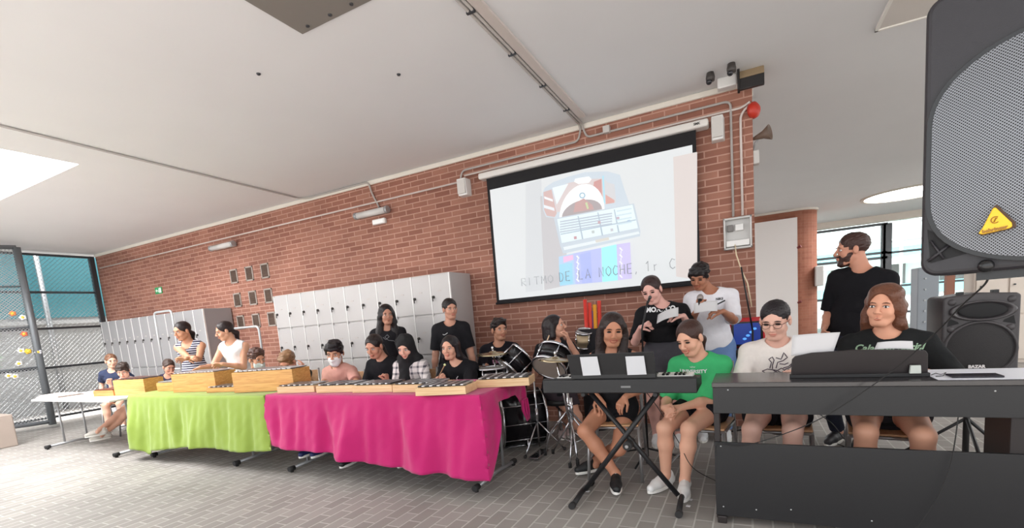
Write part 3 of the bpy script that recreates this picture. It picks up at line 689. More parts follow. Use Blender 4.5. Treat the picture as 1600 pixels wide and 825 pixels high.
def em(rgb, k=1.0):
    key = (rgb, k)
    if key not in IMG:
        m = bpy.data.materials.new('projected_%d_%d_%d' % rgb); m.use_nodes = True; nt = m.node_tree; p = nt.nodes['Principled BSDF']
        p.inputs['Base Color'].default_value = (.25, .25, .25, 1); p.inputs['Roughness'].default_value = .9; p.inputs['Specular IOR Level'].default_value = .1
        p.inputs['Emission Color'].default_value = lin(rgb); p.inputs['Emission Strength'].default_value = SCR*k; IMG[key] = m
    return IMG[key]
SCR = .62
lay = [0]
def q(pts, rgb, origin=(800, 240), sc=3.75, k=1.0, parent=None):
    lay[0] += 1; y = sy-.0006*lay[0]; P = [aty(origin[0]+a/sc, origin[1]+b_/sc, y) for a, b_ in pts]
    IB.setdefault(em(rgb, k), MB()).prism(P, (0, .0005, 0))
IB = {}
b = MB(); b.box(sx0+.035, sx1-.035, sy-.002, sy, sz0+.04, sz1-.10); scr_im = b.build('projected_picture', em((218, 222, 224)), t)
lay[0] = 4
q([(80, 180), (172, 150), (182, 800), (80, 812)], (206, 210, 214)); q([(945, 20), (1085, -10), (1085, 740), (962, 720)], (214, 202, 198))
q([(165, 250), (300, 230), (330, 770), (190, 800)], (190, 188, 192))
q([(178, 235), (192, 200), (240, 168), (330, 135), (430, 108), (560, 104), (632, 124), (655, 200), (690, 300), (260, 378), (200, 372), (182, 330)], (196, 210, 222))
q([(184, 225), (232, 210), (262, 350), (250, 372), (204, 364), (188, 330)], (206, 168, 164)); q([(188, 250), (238, 268), (240, 282), (190, 264)], (240, 244, 250)); q([(186, 300), (246, 318), (250, 336), (188, 318)], (232, 238, 246))
q([(240, 212), (330, 172), (440, 150), (526, 146), (540, 290), (262, 344)], (212, 196, 196)); q([(236, 200), (330, 176), (300, 230), (262, 300)], (232, 242, 250))
q([(480, 165), (524, 148), (528, 250), (516, 262), (476, 200)], (200, 130, 126)); q([(536, 140), (560, 170), (600, 180), (610, 286), (548, 296)], (206, 206, 210)); q([(548, 240), (600, 272), (600, 288), (550, 296)], (214, 150, 140))
q([(530, 130), (538, 130), (546, 290), (538, 292)], (150, 220, 240)); q([(365, 165), (370, 148), (450, 134), (466, 150), (450, 170), (390, 178)], (252, 255, 255), k=1.15)
q([(410+math.cos(math.pi*i/16)*132, 352-i*.0-math.sin(math.pi*i/16)*172-(math.cos(math.pi*i/16))*28) for i in range(17)], (250, 252, 252), k=1.1)
q([(410+math.cos(math.pi*i/14)*118, 350-math.sin(math.pi*i/14)*78-(math.cos(math.pi*i/14))*24) for i in range(15)], (158, 146, 150))
q([(370, 290), (420, 262), (470, 300), (480, 326), (360, 345)], (190, 140, 138)); q([(428, 290), (440, 284), (450, 322), (440, 326)], (190, 210, 150))
q([(412+18*math.cos(a*.5236), 245+18*math.sin(a*.5236)) for a in range(12)], (120, 170, 200)); q([(412+12*math.cos(a*.5236), 245+12*math.sin(a*.5236)) for a in range(12)], (238, 248, 252))
q([(246, 380), (715, 292), (752, 452), (750, 484), (300, 586), (282, 540)], (190, 204, 216)); q([(264, 384), (706, 300), (738, 436), (292, 524)], (222, 240, 246), k=1.05)
for i in range(5):
    q([(280, 396+i*15), (585, 346+i*15), (588, 354+i*15), (282, 404+i*15)], (176, 190, 206))
for u in (384, 500, 596): q([(u, 366-(u-384)*.18), (u+6, 365-(u-384)*.18), (u+34, 500-(u-384)*.18), (u+26, 502-(u-384)*.18)], (160, 180, 198))
q([(284, 470), (725, 385), (727, 391), (286, 476)], (160, 182, 200))
for u, v_, c in ((370, 494, (190, 130, 140)), (474, 460, (180, 190, 190)), (510, 404, (190, 150, 160)), (620, 380, (190, 160, 180)), (684, 398, (150, 180, 210)), (584, 448, (190, 190, 200))): q([(u-8, v_-8), (u+8, v_-10), (u+10, v_+6), (u-6, v_+8)], c)
for i in range(4): q([(612, 334+i*26), (700, 318+i*26), (702, 326+i*26), (614, 342+i*26)], (200, 222, 232))
q([(300, 548), (742, 456), (748, 470), (306, 566)], (226, 236, 240)); q([(488, 506), (566, 490), (570, 506), (492, 522)], (210, 206, 196))
q([(274, 604), (360, 585), (372, 766), (280, 776)], (170, 206, 240)); q([(300, 604), (358, 592), (360, 622), (302, 640)], (236, 182, 226)); q([(276, 650), (352, 640), (358, 764), (282, 772)], (140, 214, 240))
q([(360, 585), (522, 552), (528, 752), (372, 766)], (176, 186, 242)); q([(396, 590), (460, 574), (470, 756), (410, 762)], (160, 176, 244)); q([(524, 552), (612, 532), (620, 742), (530, 752)], (140, 240, 250), k=1.1)
q([(612, 532), (692, 520), (702, 732), (620, 742)], (200, 190, 240))
for k_ in range(9):
    a = 600+k_*17; q([(374+(k_ % 2)*9, a), (384+(k_ % 2)*6, a-3), (396-(k_ % 2)*9, a+13), (388-(k_ % 2)*7, a+16)], (240, 244, 255))
    a = 552+k_*20; q([(626+(k_ % 2)*10, a), (636+(k_ % 2)*6, a-3), (650-(k_ % 2)*10, a+15), (642-(k_ % 2)*6, a+18)], (240, 240, 255))
for m_, b in IB.items(): b.build('picture_detail', m_, scr_im)
# handwritten line
def hand(letters, a, bpt, h_, rgb, wpx=2.1):
    n = len(letters); G = {'R': [[(0, 0), (0, 1), (.6, .95), (.6, .55), (0, .5), (.65, 0)]], 'I': [[(.2, 0), (.2, 1)]], 'T': [[(-.1, 1), (.7, 1)], [(.3, 1), (.3, 0)]], 'M': [[(0, 0), (.05, 1), (.35, .4), (.65, 1), (.7, 0)]], 'O': [[(.35, 0), (0, .3), (0, .7), (.35, 1), (.7, .7), (.7, .3), (.35, 0)]],
        'D': [[(0, 0), (0, 1), (.5, .8), (.6, .4), (.4, .05), (0, 0)]], 'E': [[(.6, 1), (0, 1), (0, 0), (.6, 0)], [(0, .5), (.5, .5)]], 'L': [[(0, 1), (0, 0), (.55, 0)]], 'A': [[(0, 0), (.35, 1), (.7, 0)], [(.12, .35), (.58, .35)]], 'N': [[(0, 0), (0, 1), (.6, 0), (.6, 1)]],
        'C': [[(.65, .85), (.3, 1), (0, .6), (.05, .2), (.35, 0), (.65, .15)]], 'H': [[(0, 0), (0, 1)], [(.6, 0), (.6, 1)], [(0, .5), (.6, .5)]], ',': [[(.2, .1), (.1, -.15)]], '1': [[(.1, .75), (.35, 1), (.35, 0)]], 'r': [[(.1, .6), (.12, 0)], [(.12, .45), (.4, .6)]], ' ': []}
    A = aty(a[0], a[1], sy-.04); B_ = aty(bpt[0], bpt[1], sy-.04); X = (B_-A)/n; Zv = Vector((0, 0, 1)); b = MB()
    for i, ch in enumerate(letters):
        for st in G[ch]:
            pts = [A+X*i+X*(x*.95)+Zv*(z*h_)+Vector((0, 0, 0)) for x, z in st]; b.tube(pts, .0045, 4)
    return b.build('handwritten_title', em(rgb, .85), scr_im)
# the letters sit right on the screen
def shift_y(o, y):
    for v in o.data.vertices: v.co.y = (v.co.y-(sy-.04-0))*.15+y
hand_o = hand('RITMO', (816, 447), (868, 441), .085, (176, 180, 186)); hand_o2 = hand('DE LA NOCHE,', (875, 440), (1004, 425), .10, (128, 134, 150)); hand_o3 = hand('1r C', (1009, 424), (1060, 419), .10, (150, 154, 160))
for o in (hand_o, hand_o2, hand_o3): o.location.y += .04-.0006*(lay[0]+6)
# ---------------- wall cabinet, bell, horn, cameras
t = empty('electrical_cabinet', (-.07, WY, 1.9), 'open white electrical cabinet with sockets on the brick wall end', 'cabinet')
x0, x1, z0, z1 = -.195, .045, 1.76, 2.05; b = MB(); b.box(x0, x1, WY-.02, WY, z0, z1)
for a in ((x0, x0+.015, z0, z1), (x1-.015, x1, z0, z1), (x0, x1, z0, z0+.015), (x0, x1, z1-.015, z1)): b.box(a[0], a[1], WY-.09, WY, a[2], a[3])
b.build('case', mat('cabinet_grey', (206, 204, 202), .45), t, bevel=.004)
MB().box(x0+.03, x0+.08, WY-.06, WY-.02, 1.93, 1.99).build('socket', mat('socket_grey', (120, 116, 114), .5), t, bevel=.004)
MB().box(x0+.10, x0+.17, WY-.06, WY-.02, 1.93, 1.99).build('socket', mat('white_plastic', (232, 230, 228), .4), t, bevel=.004)
MB().box(x0+.02, x1-.02, WY-.085, WY-.06, 1.785, 1.84).build('cover', mat('white_plastic', (232, 230, 228), .4), t, bevel=.004)
o = MB().tube([(-.10, 5.12, 1.80), (-.09, 5.05, 1.70), (-.05, 5.0, 1.55), (.0, 4.95, 1.42), (.03, 4.95, 1.2)], .006, 6).build('cable', mat('cable_cream', (228, 208, 176), .6)); tag(o, 'cream cable hanging from the wall cabinet', 'cable')
t = empty('alarm_bell', (XE+.02, 5.3, 3.0), 'small red alarm bell at the top of the brick wall corner', 'bell')
MB().lathe([(0, .06), (.04, .055), (.07, .03), (.075, 0), (0, 0)], (XE, 5.22, 3.0), (.8, -.6, 0)).build('dome', mat('bell_red', (196, 54, 38), .4), t)
MB().cyl((XE-.01, 5.24, 3.0), (XE+.01, 5.22, 3.0), .05, n=16).build('base', mat('bell_red', (196, 54, 38), .4), t)
t = empty('horn_speaker', (XE+.05, 5.3, 2.76), 'brown horn speaker sticking out of the brick wall corner', 'speaker')
b = MB(); b.lathe([(.012, 0), (.02, .03), (.035, .09), (.07, .15), (.066, .15), (.03, .09), (.015, .04)], (XE, 5.26, 2.76), (.93, -.3, .12)); b.build('horn', mat('horn_brown', (112, 92, 80), .5), t)
MB().tube([(XE, 5.26, 2.66), (XE+.02, 5.26, 2.72), (XE+.05, 5.25, 2.75)], .008).build('bracket', galv, t)
o = MB().box(XE, XE+.05, 5.2, 5.28, 2.52, 2.64).build('junction_box', mat('box_grey', (200, 196, 192), .5), None, bevel=.006); tag(o, 'grey box low on the brick wall corner under the horn', 'junction box')
# ceiling cameras and beacon box
for (px, py), lb in (((1110, 127), 'left dome camera hanging by the white box under the ceiling'), ((1143, 113), 'right dome camera next to the tan ceiling floodlight')):
    c = atz(px, py, 3.20); t = empty('security_camera', (c.x, c.y, ZC), lb, 'camera', 'dome cameras under the ceiling')
    MB().lathe([(0, 0), (.035, 0), (.038, .03), (.03, .07), (0, .07)], (c.x, c.y, ZC-.07)).build('housing', mat('camera_dark', (66, 60, 58), .4), t)
    MB().ell((c.x-.01, c.y-.01, ZC-.075), (.026, .026, .026)).build('dome', mat('camera_glass', (40, 40, 44), .1), t)
c = atz(1138, 130, 3.22); o = MB().box(c.x-.09, c.x+.07, c.y-.04, c.y+.05, 3.18, ZC).build('junction_box', mat('white_plastic', (232, 230, 228), .4), None, bevel=.01); tag(o, 'white box between the two dome cameras and the brick wall', 'junction box')
c = atz(1172, 130, 3.14); t = empty('floodlight', (c.x, c.y, ZC), 'tan and black floodlight box mounted at the ceiling over the wall corner', 'lamp')
b = MB(); b.box(c.x-.09, c.x+.11, c.y-.02, c.y+.02, 3.10, 3.20); b.box(c.x-.10, c.x-.08, c.y-.04, c.y+.06, 3.10, ZC); b.build('visor', mat('flood_black', (30, 26, 26), .5), t, bevel=.005)
MB().prism([(c.x-.09, c.y-.03, 3.19), (c.x-.09, c.y+.10, 3.19), (c.x-.09, c.y+.10, ZC), (c.x-.09, c.y+.03, ZC)], (.20, 0, 0)).build('housing', mat('flood_tan', (160, 138, 108), .5), t, bevel=.006)
# ---------------- far right: brick column, white panel, window front
def far(px, py, Y): return aty(px, py, Y)
cl = MB(); PYY = 13.5; cx0, cx1 = -.6, far(1281, 400, PYY).x; rc = .5
poly = [(cx0, PYY, 0), (cx1-rc, PYY, 0)]+[(cx1-rc+rc*math.sin(a*math.pi/16), PYY+rc-rc*math.cos(a*math.pi/16), 0) for a in range(1, 9)]+[(cx1, PYY+1.4, 0), (cx0, PYY+1.4, 0)]
cl.prism(poly, (0, 0, ZC-.02)); o = cl.build('wall_right', brick_far); struct(o)
struct(MB().prism([(p[0]+.03*(1 if p[0] > 0 else 0), p[1]-.03 if p[1] < PYY+.8 else p[1], ZC-.05) for p in poly], (0, 0, .05)).build('trim_2', cream))
a0, a1 = far(1177, 400, PYY-.05).x, far(1246, 400, PYY-.05).x
t = empty('display_board', ((a0+a1)/2, PYY-.06, 0), 'tall blank white board standing against the far rounded brick wall', 'board')
b = MB(); b.box(a0-.06, a1, PYY-.08, PYY-.03, .1, 3.06); b.build('board', mat('board_white', (250, 246, 244), .6), t)
for z in (2.35, 1.05): MB().cyl((a1, PYY-.06, z), (a1+.07, PYY-.1, z+.03), .03, n=8).build('hinge', mat('hinge_red', (120, 40, 36), .5), t)
c = far(1279, 430, PYY-.1); o = MB().box(c.x-.05, c.x+.12, c.y+.1, c.y+.5, c.z-.25, c.z+.22).build('switch_box', mat('white_plastic', (232, 230, 228), .4), None, bevel=.02); tag(o, 'pale switch box on the edge of the far rounded brick wall', 'switch')
WYY = 17.2
wx = [far(p, 400, WYY).x for p in (1270, 1386, 1440, 1600)]
wm = mat('window_steel', (92, 96, 100), .5)
fr = MB(); zt_ = 3.02
xs0, xs1 = wx[0]-.3, wx[1]
for x in (xs0, far(1343, 380, WYY).x+.55, xs1): fr.box(x-.05 if x != xs1 else x-.10, x+.05 if x != xs1 else x+.10, WYY-.05, WYY+.05, 0, zt_)
for z in (zt_, 2.22, 2.08, 1.0): fr.box(xs0, xs1, WYY-.05, WYY+.05, z-.035, z+.035)
x2 = 8.6
for x in (4.9, 6.1, 7.3, x2): fr.box(x-.04, x+.04, WYY-.05, WYY+.05, 0, 2.2)
for z in (2.2, 1.25, .5): fr.box(xs1, 14, WYY-.05, WYY+.05, z-.03, z+.03)
wf = fr.build('window_2', wm); struct(wf)
gl = MB().box(xs0, 14, WYY-.005, WYY+.005, .02, 3.1).build('window_3', mat('window_glass', (225, 245, 245), .02, trans=1)); struct(gl)
struct(MB().box(xs0-.5, 14, WYY-.12, WYY+.1, zt_+.06, ZC).build('trim_3', cream))
# outside building with teal stripe and white arcade
ob = empty('outside_building', (5, 24, 0), 'white building with a teal stripe and arched canopy beyond the far windows', 'building')
wht = mat('outside_white', (236, 238, 236), .8); tealm = mat('outside_teal', (140, 205, 210), .6)
b = MB(); b.box(-6, 20, 24, 24.3, 0, 1.2); b.box(-6, 20, 24, 24.3, 2.1, 2.4); b.box(-6, 20, 24.0, 24.3, 3.0, 3.6); b.box(-6, 20, 24.6, 24.9, 0, 8); b.build('wall', wht, ob)
MB().box(-6, 20, 23.95, 24.0, 2.42, 2.75).build('teal_stripe', tealm, ob); MB().box(-6, 20, 23.95, 24.0, .9, 1.3).build('teal_stripe', tealm, ob)
b = MB()
for i in range(12): b.box(-4+i*1.8, -3.3+i*1.8, 24.5, 24.6, 1.2, 2.1)
b.build('dark_opening', mat('outside_dark', (110, 104, 104), .6), ob)
b = MB(); b.tube([(5.1+1.1*math.cos(math.pi*i/14), 22.5, 2.9+.75*math.sin(math.pi*i/14)) for i in range(15)], .07); b.tube([(4.0, 22.5, 2.9), (6.2, 22.5, 2.9)], .06); b.cyl((5.1, 22.5, 0), (5.1, 22.5, 3.6), .05); b.build('arched_canopy', mat('white_plastic', (232, 230, 228), .4), ob)
# steel column
c0, c1 = far(1433, 470, 8).x, far(1467, 470, 8).x; ct = far(1450, 417, 8).z
t = empty('steel_column', ((c0+c1)/2, 8, 0), 'grey riveted steel cabinet column behind the teenager at the piano', 'column')
b = MB(); b.box(c0, c1, 8, 8.3, 0, ct); b.build('shaft', mat('column_grey', (146, 152, 158), .5, metal=.3), t, bevel=.01)
b = MB()
b = None
for i in range(int(ct/.14)): MB().cyl(((c0+c1)/2-.03, 7.985, .08+i*.14), ((c0+c1)/2-.03, 8.01, .08+i*.14), .012, n=8).build('rivet', galv, t)
# pale lockers far right
t = empty('locker_bank', (6, 9.6, 0), 'pale beige lockers in the far background behind the loudspeakers', 'locker')
c0 = far(1522, 450, 9.6).x; b = MB(); b.box(c0, c0+4.5, 9.6, 10.0, 0, 2.1); b.build('body', mat('beige_locker', (212, 200, 188), .5), t)
for i in range(12):
    for z0_, z1_ in ((.05, .7), (.73, 1.38), (1.41, 2.06)):
        x = c0+.02+i*.37; d = MB().box(x, x+.34, 9.58, 9.6, z0_, z1_).build('door', mat('beige_locker', (212, 200, 188), .5), t, bevel=.004)
        MB().cyl((x+.05, 9.56, (z0_+z1_)/2+.1), (x+.05, 9.58, (z0_+z1_)/2+.1), .012, n=8).build('lock', steel, d)
o = MB().box(c0-.32, c0-.22, 9.6, 9.7, 0, ZC).build('door_post', mat('post_brown', (150, 100, 80), .6)); tag(o, 'brown door post beside the pale far lockers', 'post')
# round luminous ceiling opening right; the unseen ones are added to brighten the room
c = atz(1425, 300, ZC)
for sx_, sy_, lb in ((c.x, c.y, 'bright round skylight in the ceiling seen beyond the brick wall, left of the loudspeaker'), (5.6, 7.6, 'unseen round skylight in the ceiling hidden behind the large loudspeaker'), (7.5, 12.5, 'unseen round skylight near the far windows, outside the right edge'), (-2.6, 9.0, 'unseen round skylight in the ceiling behind the brick wall'), (-2.6, 14, 'unseen round skylight deepest behind the brick wall'), (5.2, 2.2, 'added unseen round skylight outside the right edge of the photo, nearest the piano')):
    t = empty('round_skylight', (sx_, sy_, ZC), lb, 'skylight')
    MB().lathe([(0, -.012), (.85, -.012), (.85, -.002)], (sx_, sy_, ZC), n=32).build('diffuser', mat('skylight_diffuser', (255, 255, 255), .6, emit=(255, 255, 255), estr=12), t)
    MB().lathe([(.85, -.03), (.92, -.03), (.92, -.001), (.85, -.001)], (sx_, sy_, ZC), n=32).build('rim', cream, t)
# spots on the ceiling
for px, py, lb in ((404, 116, 'tiny grey sensor on the ceiling, left of the two'), (623, 117, 'tiny grey sensor on the ceiling, nearer the conduits')):
    c = atz(px, py, ZC-.005); o = MB().lathe([(0, -.012), (.012, -.01), (.016, 0)], (c.x, c.y, ZC), n=12).build('ceiling_sensor', steel); tag(o, lb, 'sensor', 'ceiling sensors')

# ================================================================ LOCKERS
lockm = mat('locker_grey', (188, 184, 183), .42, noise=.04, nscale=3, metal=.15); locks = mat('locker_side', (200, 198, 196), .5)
lockd = mat('lock_dark', (70, 66, 64), .4, metal=.5); edge = mat('locker_edge', (236, 234, 232), .35, metal=.2)
def lockers(x0, x1, n, top, tiers, label, shade):
    t = empty('locker_bank', ((x0+x1)/2, 4.95, 0), label, 'locker')
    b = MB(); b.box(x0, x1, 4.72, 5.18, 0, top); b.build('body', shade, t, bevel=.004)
    w_ = (x1-x0)/n
    for i in range(n):
        xa, xb = x0+i*w_, x0+(i+1)*w_
        for (z0, z1, hz) in tiers:
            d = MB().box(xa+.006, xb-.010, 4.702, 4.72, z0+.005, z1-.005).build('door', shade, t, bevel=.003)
            b = MB(); b.lathe([(0, .022), (.015, .020), (.018, 0)], (xa+.035, 4.702, hz), (0, -1, 0), n=10); b.box(xa+.03, xa+.04, 4.676, 4.684, hz-.05, hz-.01); b.build('lock', lockd, d)
            MB().box(xa+.10, xa+.15, 4.699, 4.702, hz+.06, hz+.075).build('number_plate', mat('plate_pale', (188, 180, 176), .5), d)
    b = MB()
    for i in range(n+1): b.box(x0+i*w_-.006, x0+i*w_+.006, 4.698, 4.72, .02, top-.004)
    b.build('door_seam', edge, t)
    return t
lockers(-6.15, -3.10, 11, 1.87, [(1.40, 1.86, 1.60), (.92, 1.38, 1.12), (.46, .91, .64), (.03, .44, .2)], 'tall bank of pale grey lockers behind the pink table, left of the screen', lockm)
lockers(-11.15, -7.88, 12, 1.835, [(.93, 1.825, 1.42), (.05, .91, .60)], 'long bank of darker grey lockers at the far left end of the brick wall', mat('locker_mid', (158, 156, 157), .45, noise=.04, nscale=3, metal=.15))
tubem = mat('tube_steel', (206, 208, 210), .35, metal=.5)
def rack(x0, x1, y, z, label, bars=(), name='coat_rack'):
    t = empty(name, ((x0+x1)/2, y, 0), label, 'rack'); b = MB(); b.tube(path([(x0, y, .02), (x0, y, z), (x1, y, z), (x1, y, .02)], 0, rad=.07), .017); b.build('hoop', tubem, t)
    for z2 in bars: MB().cyl((x0, y, z2), (x1, y, z2), .013).build('crossbar', tubem, t)
    b = MB()
    for x in (x0, x1): b.box(x-.02, x+.02, y-.22, y+.22, 0, .03)
    b.build('foot', tubem, t)
rack(-8.72, -8.22, 4.42, 1.84, 'pale tubular steel frame in front of the left lockers, above the striped girl', (.9,))
rack(-6.98, -6.36, 4.55, 1.46, 'low pale tubular rail between the two locker banks under the vents', (1.02, .5))
# ================================================================ FOLDING TABLES AND CLOTHS
legm = mat('table_leg_grey', (170, 170, 172), .4, metal=.6); rub = mat('rubber_black', (34, 32, 32), .7)
tops = mat('table_white', (226, 224, 222), .45)
def table(x0, x1, y0, y1, z, label, colr=legm):
    t = empty('folding_table', ((x0+x1)/2, (y0+y1)/2, 0), label, 'table')
    MB().box(x0, x1, y0, y1, z-.028, z).build('tabletop', tops, t, bevel=.01, seg=3)
    for x in (x0+.13, x1-.13):
        b = MB()
        for y in (y0+.22, y1-.22): b.tube([(x, y, .05), (x, y, z-.03)], .013)
        b.cyl((x, y0+.22, z-.06), (x, y1-.22, z-.06), .012); L_ = b.build('leg', legm, t)
        MB().tube([(x, y0+.03, .035), (x, (y0+y1)/2, .05), (x, y1-.03, .035)], .017).build('foot_bar', colr, t)
        for y in (y0+.03, y1-.03):
            b = MB(); b.cyl((x, y-.03, .035), (x, y+.03, .035), .024); b.cyl((x, y, 0), (x, y, .03), .016); b.build('foot_cap', rub, t)
    return t
ZW = .71
tw = table(-8.85, -6.75, 2.78, 3.48, ZW, 'bare white folding table at the far left end of the row')
table(-6.42, -4.62, 2.90, 3.58, .75, 'folding table under the lime green cloth, left end'); table(-4.05, -1.74, 2.90, 3.60, .75, 'folding table under the pink cloth')
green = mat('cloth_lime', (138, 160, 68), .8, noise=.07, nscale=5, bump=.3, bscale=14, spec=.2, sheen=.2); pink = mat('cloth_pink', (182, 27, 101), .75, noise=.08, nscale=5, bump=.3, bscale=14, spec=.25, sheen=.2)
def cloth(name, x0, x1, y0, y1, z, drop, fold, m, label, right=None, seed=0, ns=150, flare=.05):
    """drop(t), t = metres along the edge starting at the back left corner, running front and right"""
    rs = random.Random(seed)
    segs = [((x0, y1), (x0, y0), (-1, 0)), ((x0, y0), (x1, y0), (0, -1)), ((x1, y0), (x1, y1), (1, 0))]
    cols = []; tt = 0
    for si, (a, b_, nrm_) in enumerate(segs):
        a = Vector(a); b_ = Vector(b_); L_ = (b_-a).length; n = max(8, int(L_/.018))
        for i in range(n+1):
            cols.append((a.lerp(b_, i/n), Vector(nrm_), si, i/n, tt+L_*i/n))
        tt += L_
    # round the corner normals
    for j, (p, nn, si, u, t_) in enumerate(cols):
        L_ = (y1-y0) if si != 1 else (x1-x0); k = .10/L_
        n2 = Vector(nn)
        if si == 0 and u > 1-k: n2 = (nn*(1-(u-1+k)/k*.5)+Vector((0, -1))*((u-1+k)/k*.5))
        if si == 1 and u < k: n2 = nn*(.5+.5*u/k)+Vector((-1, 0))*(.5-.5*u/k)
        if si == 1 and u > 1-k: n2 = nn*(.5+.5*(1-u)/k)+Vector((1, 0))*(.5-.5*(1-u)/k)
        if si == 2 and u < k: n2 = nn*(.5+.5*u/k)+Vector((0, -1))*(.5-.5*u/k)
        cols[j] = (p, n2.normalized(), si, u, t_)
    V = []; Fc = []; NV = 26; ph = [rs.random()*6.28 for _ in range(6)]
    for (p, nn, si, u, t_) in cols:
        d = drop(si, u)
        for r_ in range(NV+1):
            v = r_/NV; dz = v*d
            f = fold*min(1, dz/.35)*(math.sin(t_*9+ph[0]+dz*1.4)*.45+math.sin(t_*17+ph[1]-dz*2.2)*.35+max(0, math.sin(t_*5.2+ph[2]+dz*1.8))**4*1.0+max(0, math.sin(t_*7.7+ph[5]-dz*2.6))**6*.6+math.sin(t_*31+ph[3]+dz*3)*.16)+.004*math.sin(t_*53+dz*4)*min(1, dz/.2)
            out = .012*min(1, dz/.02)+flare*(dz/.6)**1.2+f
            wr = .003*math.sin(t_*40+dz*23+ph[4])*math.sin(dz*31+t_*7)*min(1, dz/.1)
            V.append((p.x+nn.x*(out+wr), p.y+nn.y*(out+wr), z+.004-dz-(0 if r_ else 0)))
    nc = len(cols)
    for i in range(nc-1):
        for r_ in range(NV): a = i*(NV+1)+r_; Fc.append((a, a+1, a+NV+2, a+NV+1))
    b = MB(); b.add(V, Fc, 0, True)
    b.add([(x0, y0, z+.004), (x1, y0, z+.004), (x1, y1, z+.004), (x0, y1, z+.004)], [(0, 1, 2, 3)], 0, False)
    o = b.build(name, m); md = o.modifiers.new('s', 'SOLIDIFY'); md.thickness = .003; md.offset = 1
    tag(o, label, 'tablecloth'); return o
def sm_(a, b_, x): x = max(0, min(1, (x-a)/(b_-a))); return x*x*(3-2*x)
cloth('tablecloth', -6.45, -4.06, 2.86, 3.60, .755, lambda si, u: (.10+.52*sm_(.2, 1, u)) if si == 0 else (.615-.10*u+.02*math.sin(u*9)-.06*math.exp(-((u-.13)/.03)**2)*-1 if si == 1 else .45*(1-u)), .036, green, 'lime green tablecloth draped over the middle table', seed=4, flare=.05)
def pdrop(si, u):
    if si == 0: return .45*u
    if si == 1: return .465+.16*u+.012*math.sin(u*11+1)
    return .625*(1-sm_(0, .30, u))+.10*sm_(0, .3, u)+.20*sm_(.70, .97, u)
cloth('tablecloth', -4.045, -1.735, 2.87, 3.62, .757, pdrop, .052, pink, 'bright pink tablecloth draped over the right table', seed=12, flare=.06)
b = MB()
for k in range(3): b.tube([(-1.70, 3.50+.04*k, .60), (-1.69, 3.49+.05*k, .50), (-1.67-.01*k, 3.51+.04*k, .42)], .012, rf=lambda u: .014*(1-.5*u))
o = b.build('cloth_tie', pink); tag(o, 'pink knotted cloth ends hanging off the right table corner', 'cloth')
# ================================================================ MALLET INSTRUMENTS
pine = wood_mat('pine_wood', (194, 138, 72), (218, 166, 98)); pine2 = wood_mat('pine_wood_pale', (212, 174, 130), (228, 196, 154)); pine3 = wood_mat('pine_orange', (186, 116, 58), (214, 146, 84))
barg = mat('bar_metal', (196, 196, 198), .3, metal=.7); bard = mat('bar_dark', (60, 58, 62), .3, metal=.4); barr = mat('bar_rosewood', (110, 60, 44), .4)
def instrument(cx, cy, z, w_, dp, hgt, rz, label, bars=12, wood=pine, bm=(barg,), w2=None, lab=True, grp=None):
    """open resonator box with a row of tone bars; w2 = depth factor of the short end"""
    t = empty('glockenspiel' if hgt < .1 else 'metallophone', (cx, cy, z), label, 'instrument', grp, rz=rz)
    w2 = w2 or .72; th = .014; zb, zt = .008, hgt
    A = [(-w_/2, -dp/2), (w_/2, -dp/2*w2), (w_/2, dp/2*w2), (-w_/2, dp/2)]
    def panel(name, p, q_, m):
        d = (Vector(q_)-Vector(p)).normalized(); n = Vector((-d.y, d.x))*th
        return MB().prism([(p[0], p[1], zb), (q_[0], q_[1], zb), (q_[0]+n.x, q_[1]+n.y, zb), (p[0]+n.x, p[1]+n.y, zb)], (0, 0, zt-zb)).build(name, m, t, world=False, bevel=.002)
    panel('front_board', A[0], A[1], wood); panel('end_board', A[1], A[2], wood); panel('back_board', A[2], A[3], wood); panel('end_board', A[3], A[0], wood)
    MB().prism([(A[i][0], A[i][1], .002) for i in range(4)], (0, 0, .010)).build('base_board', wood, t, world=False)
    for s_ in (-1, 1):
        MB().prism([(-w_/2+.01, s_*dp*.24-.006, zt-.004), (w_/2-.01, s_*dp*.24*w2-.006, zt-.004), (w_/2-.01, s_*dp*.24*w2+.006, zt-.004), (-w_/2+.01, s_*dp*.24+.006, zt-.004)], (0, 0, .008)).build('felt_rail', mat('felt_grey', (120, 116, 112), .9), t, world=False)
    bw = (w_-.03)/bars
    for i in range(bars):
        u = (i+.5)/bars; x = -w_/2+.015+bw*(i+.5); L_ = dp*(1-(1-w2)*u)*.92
        MB().box(x-bw*.41, x+bw*.41, -L_/2, L_/2, zt+.005, zt+.014).build('tone_bar', bm[i % len(bm)], t, world=False, bevel=.002)
    return t
G_ = 'small bar instruments on the pink table'
instrument(-7.45, 3.13, ZW, .40, .24, .075, R(2), 'small wooden glockenspiel at the left on the bare white table', wood=pine3, bm=(barr,))
instrument(-6.93, 3.22, ZW, .56, .32, .20, R(3), 'tall wooden box metallophone on the white table beside the green cloth', wood=pine, bm=(barr, bard))
instrument(-6.10, 3.20, .763, .34, .26, .10, R(0), 'small yellowish glockenspiel with pale bars, leftmost on the green cloth', wood=pine, bm=(barg,))
instrument(-5.46, 3.18, .763, .62, .36, .205, R(5), 'tall wooden box metallophone played by the girl in white tank top', wood=pine, bm=(barg,))
instrument(-4.93, 3.10, .763, .40, .24, .05, R(6), 'flat glockenspiel with dark and light bars between the two tall boxes', wood=pine, bm=(barg, bard))
instrument(-4.30, 3.16, .765, .70, .34, .205, R(9), 'largest wooden box metallophone standing where green and pink cloths meet', wood=pine, bm=(barg,))
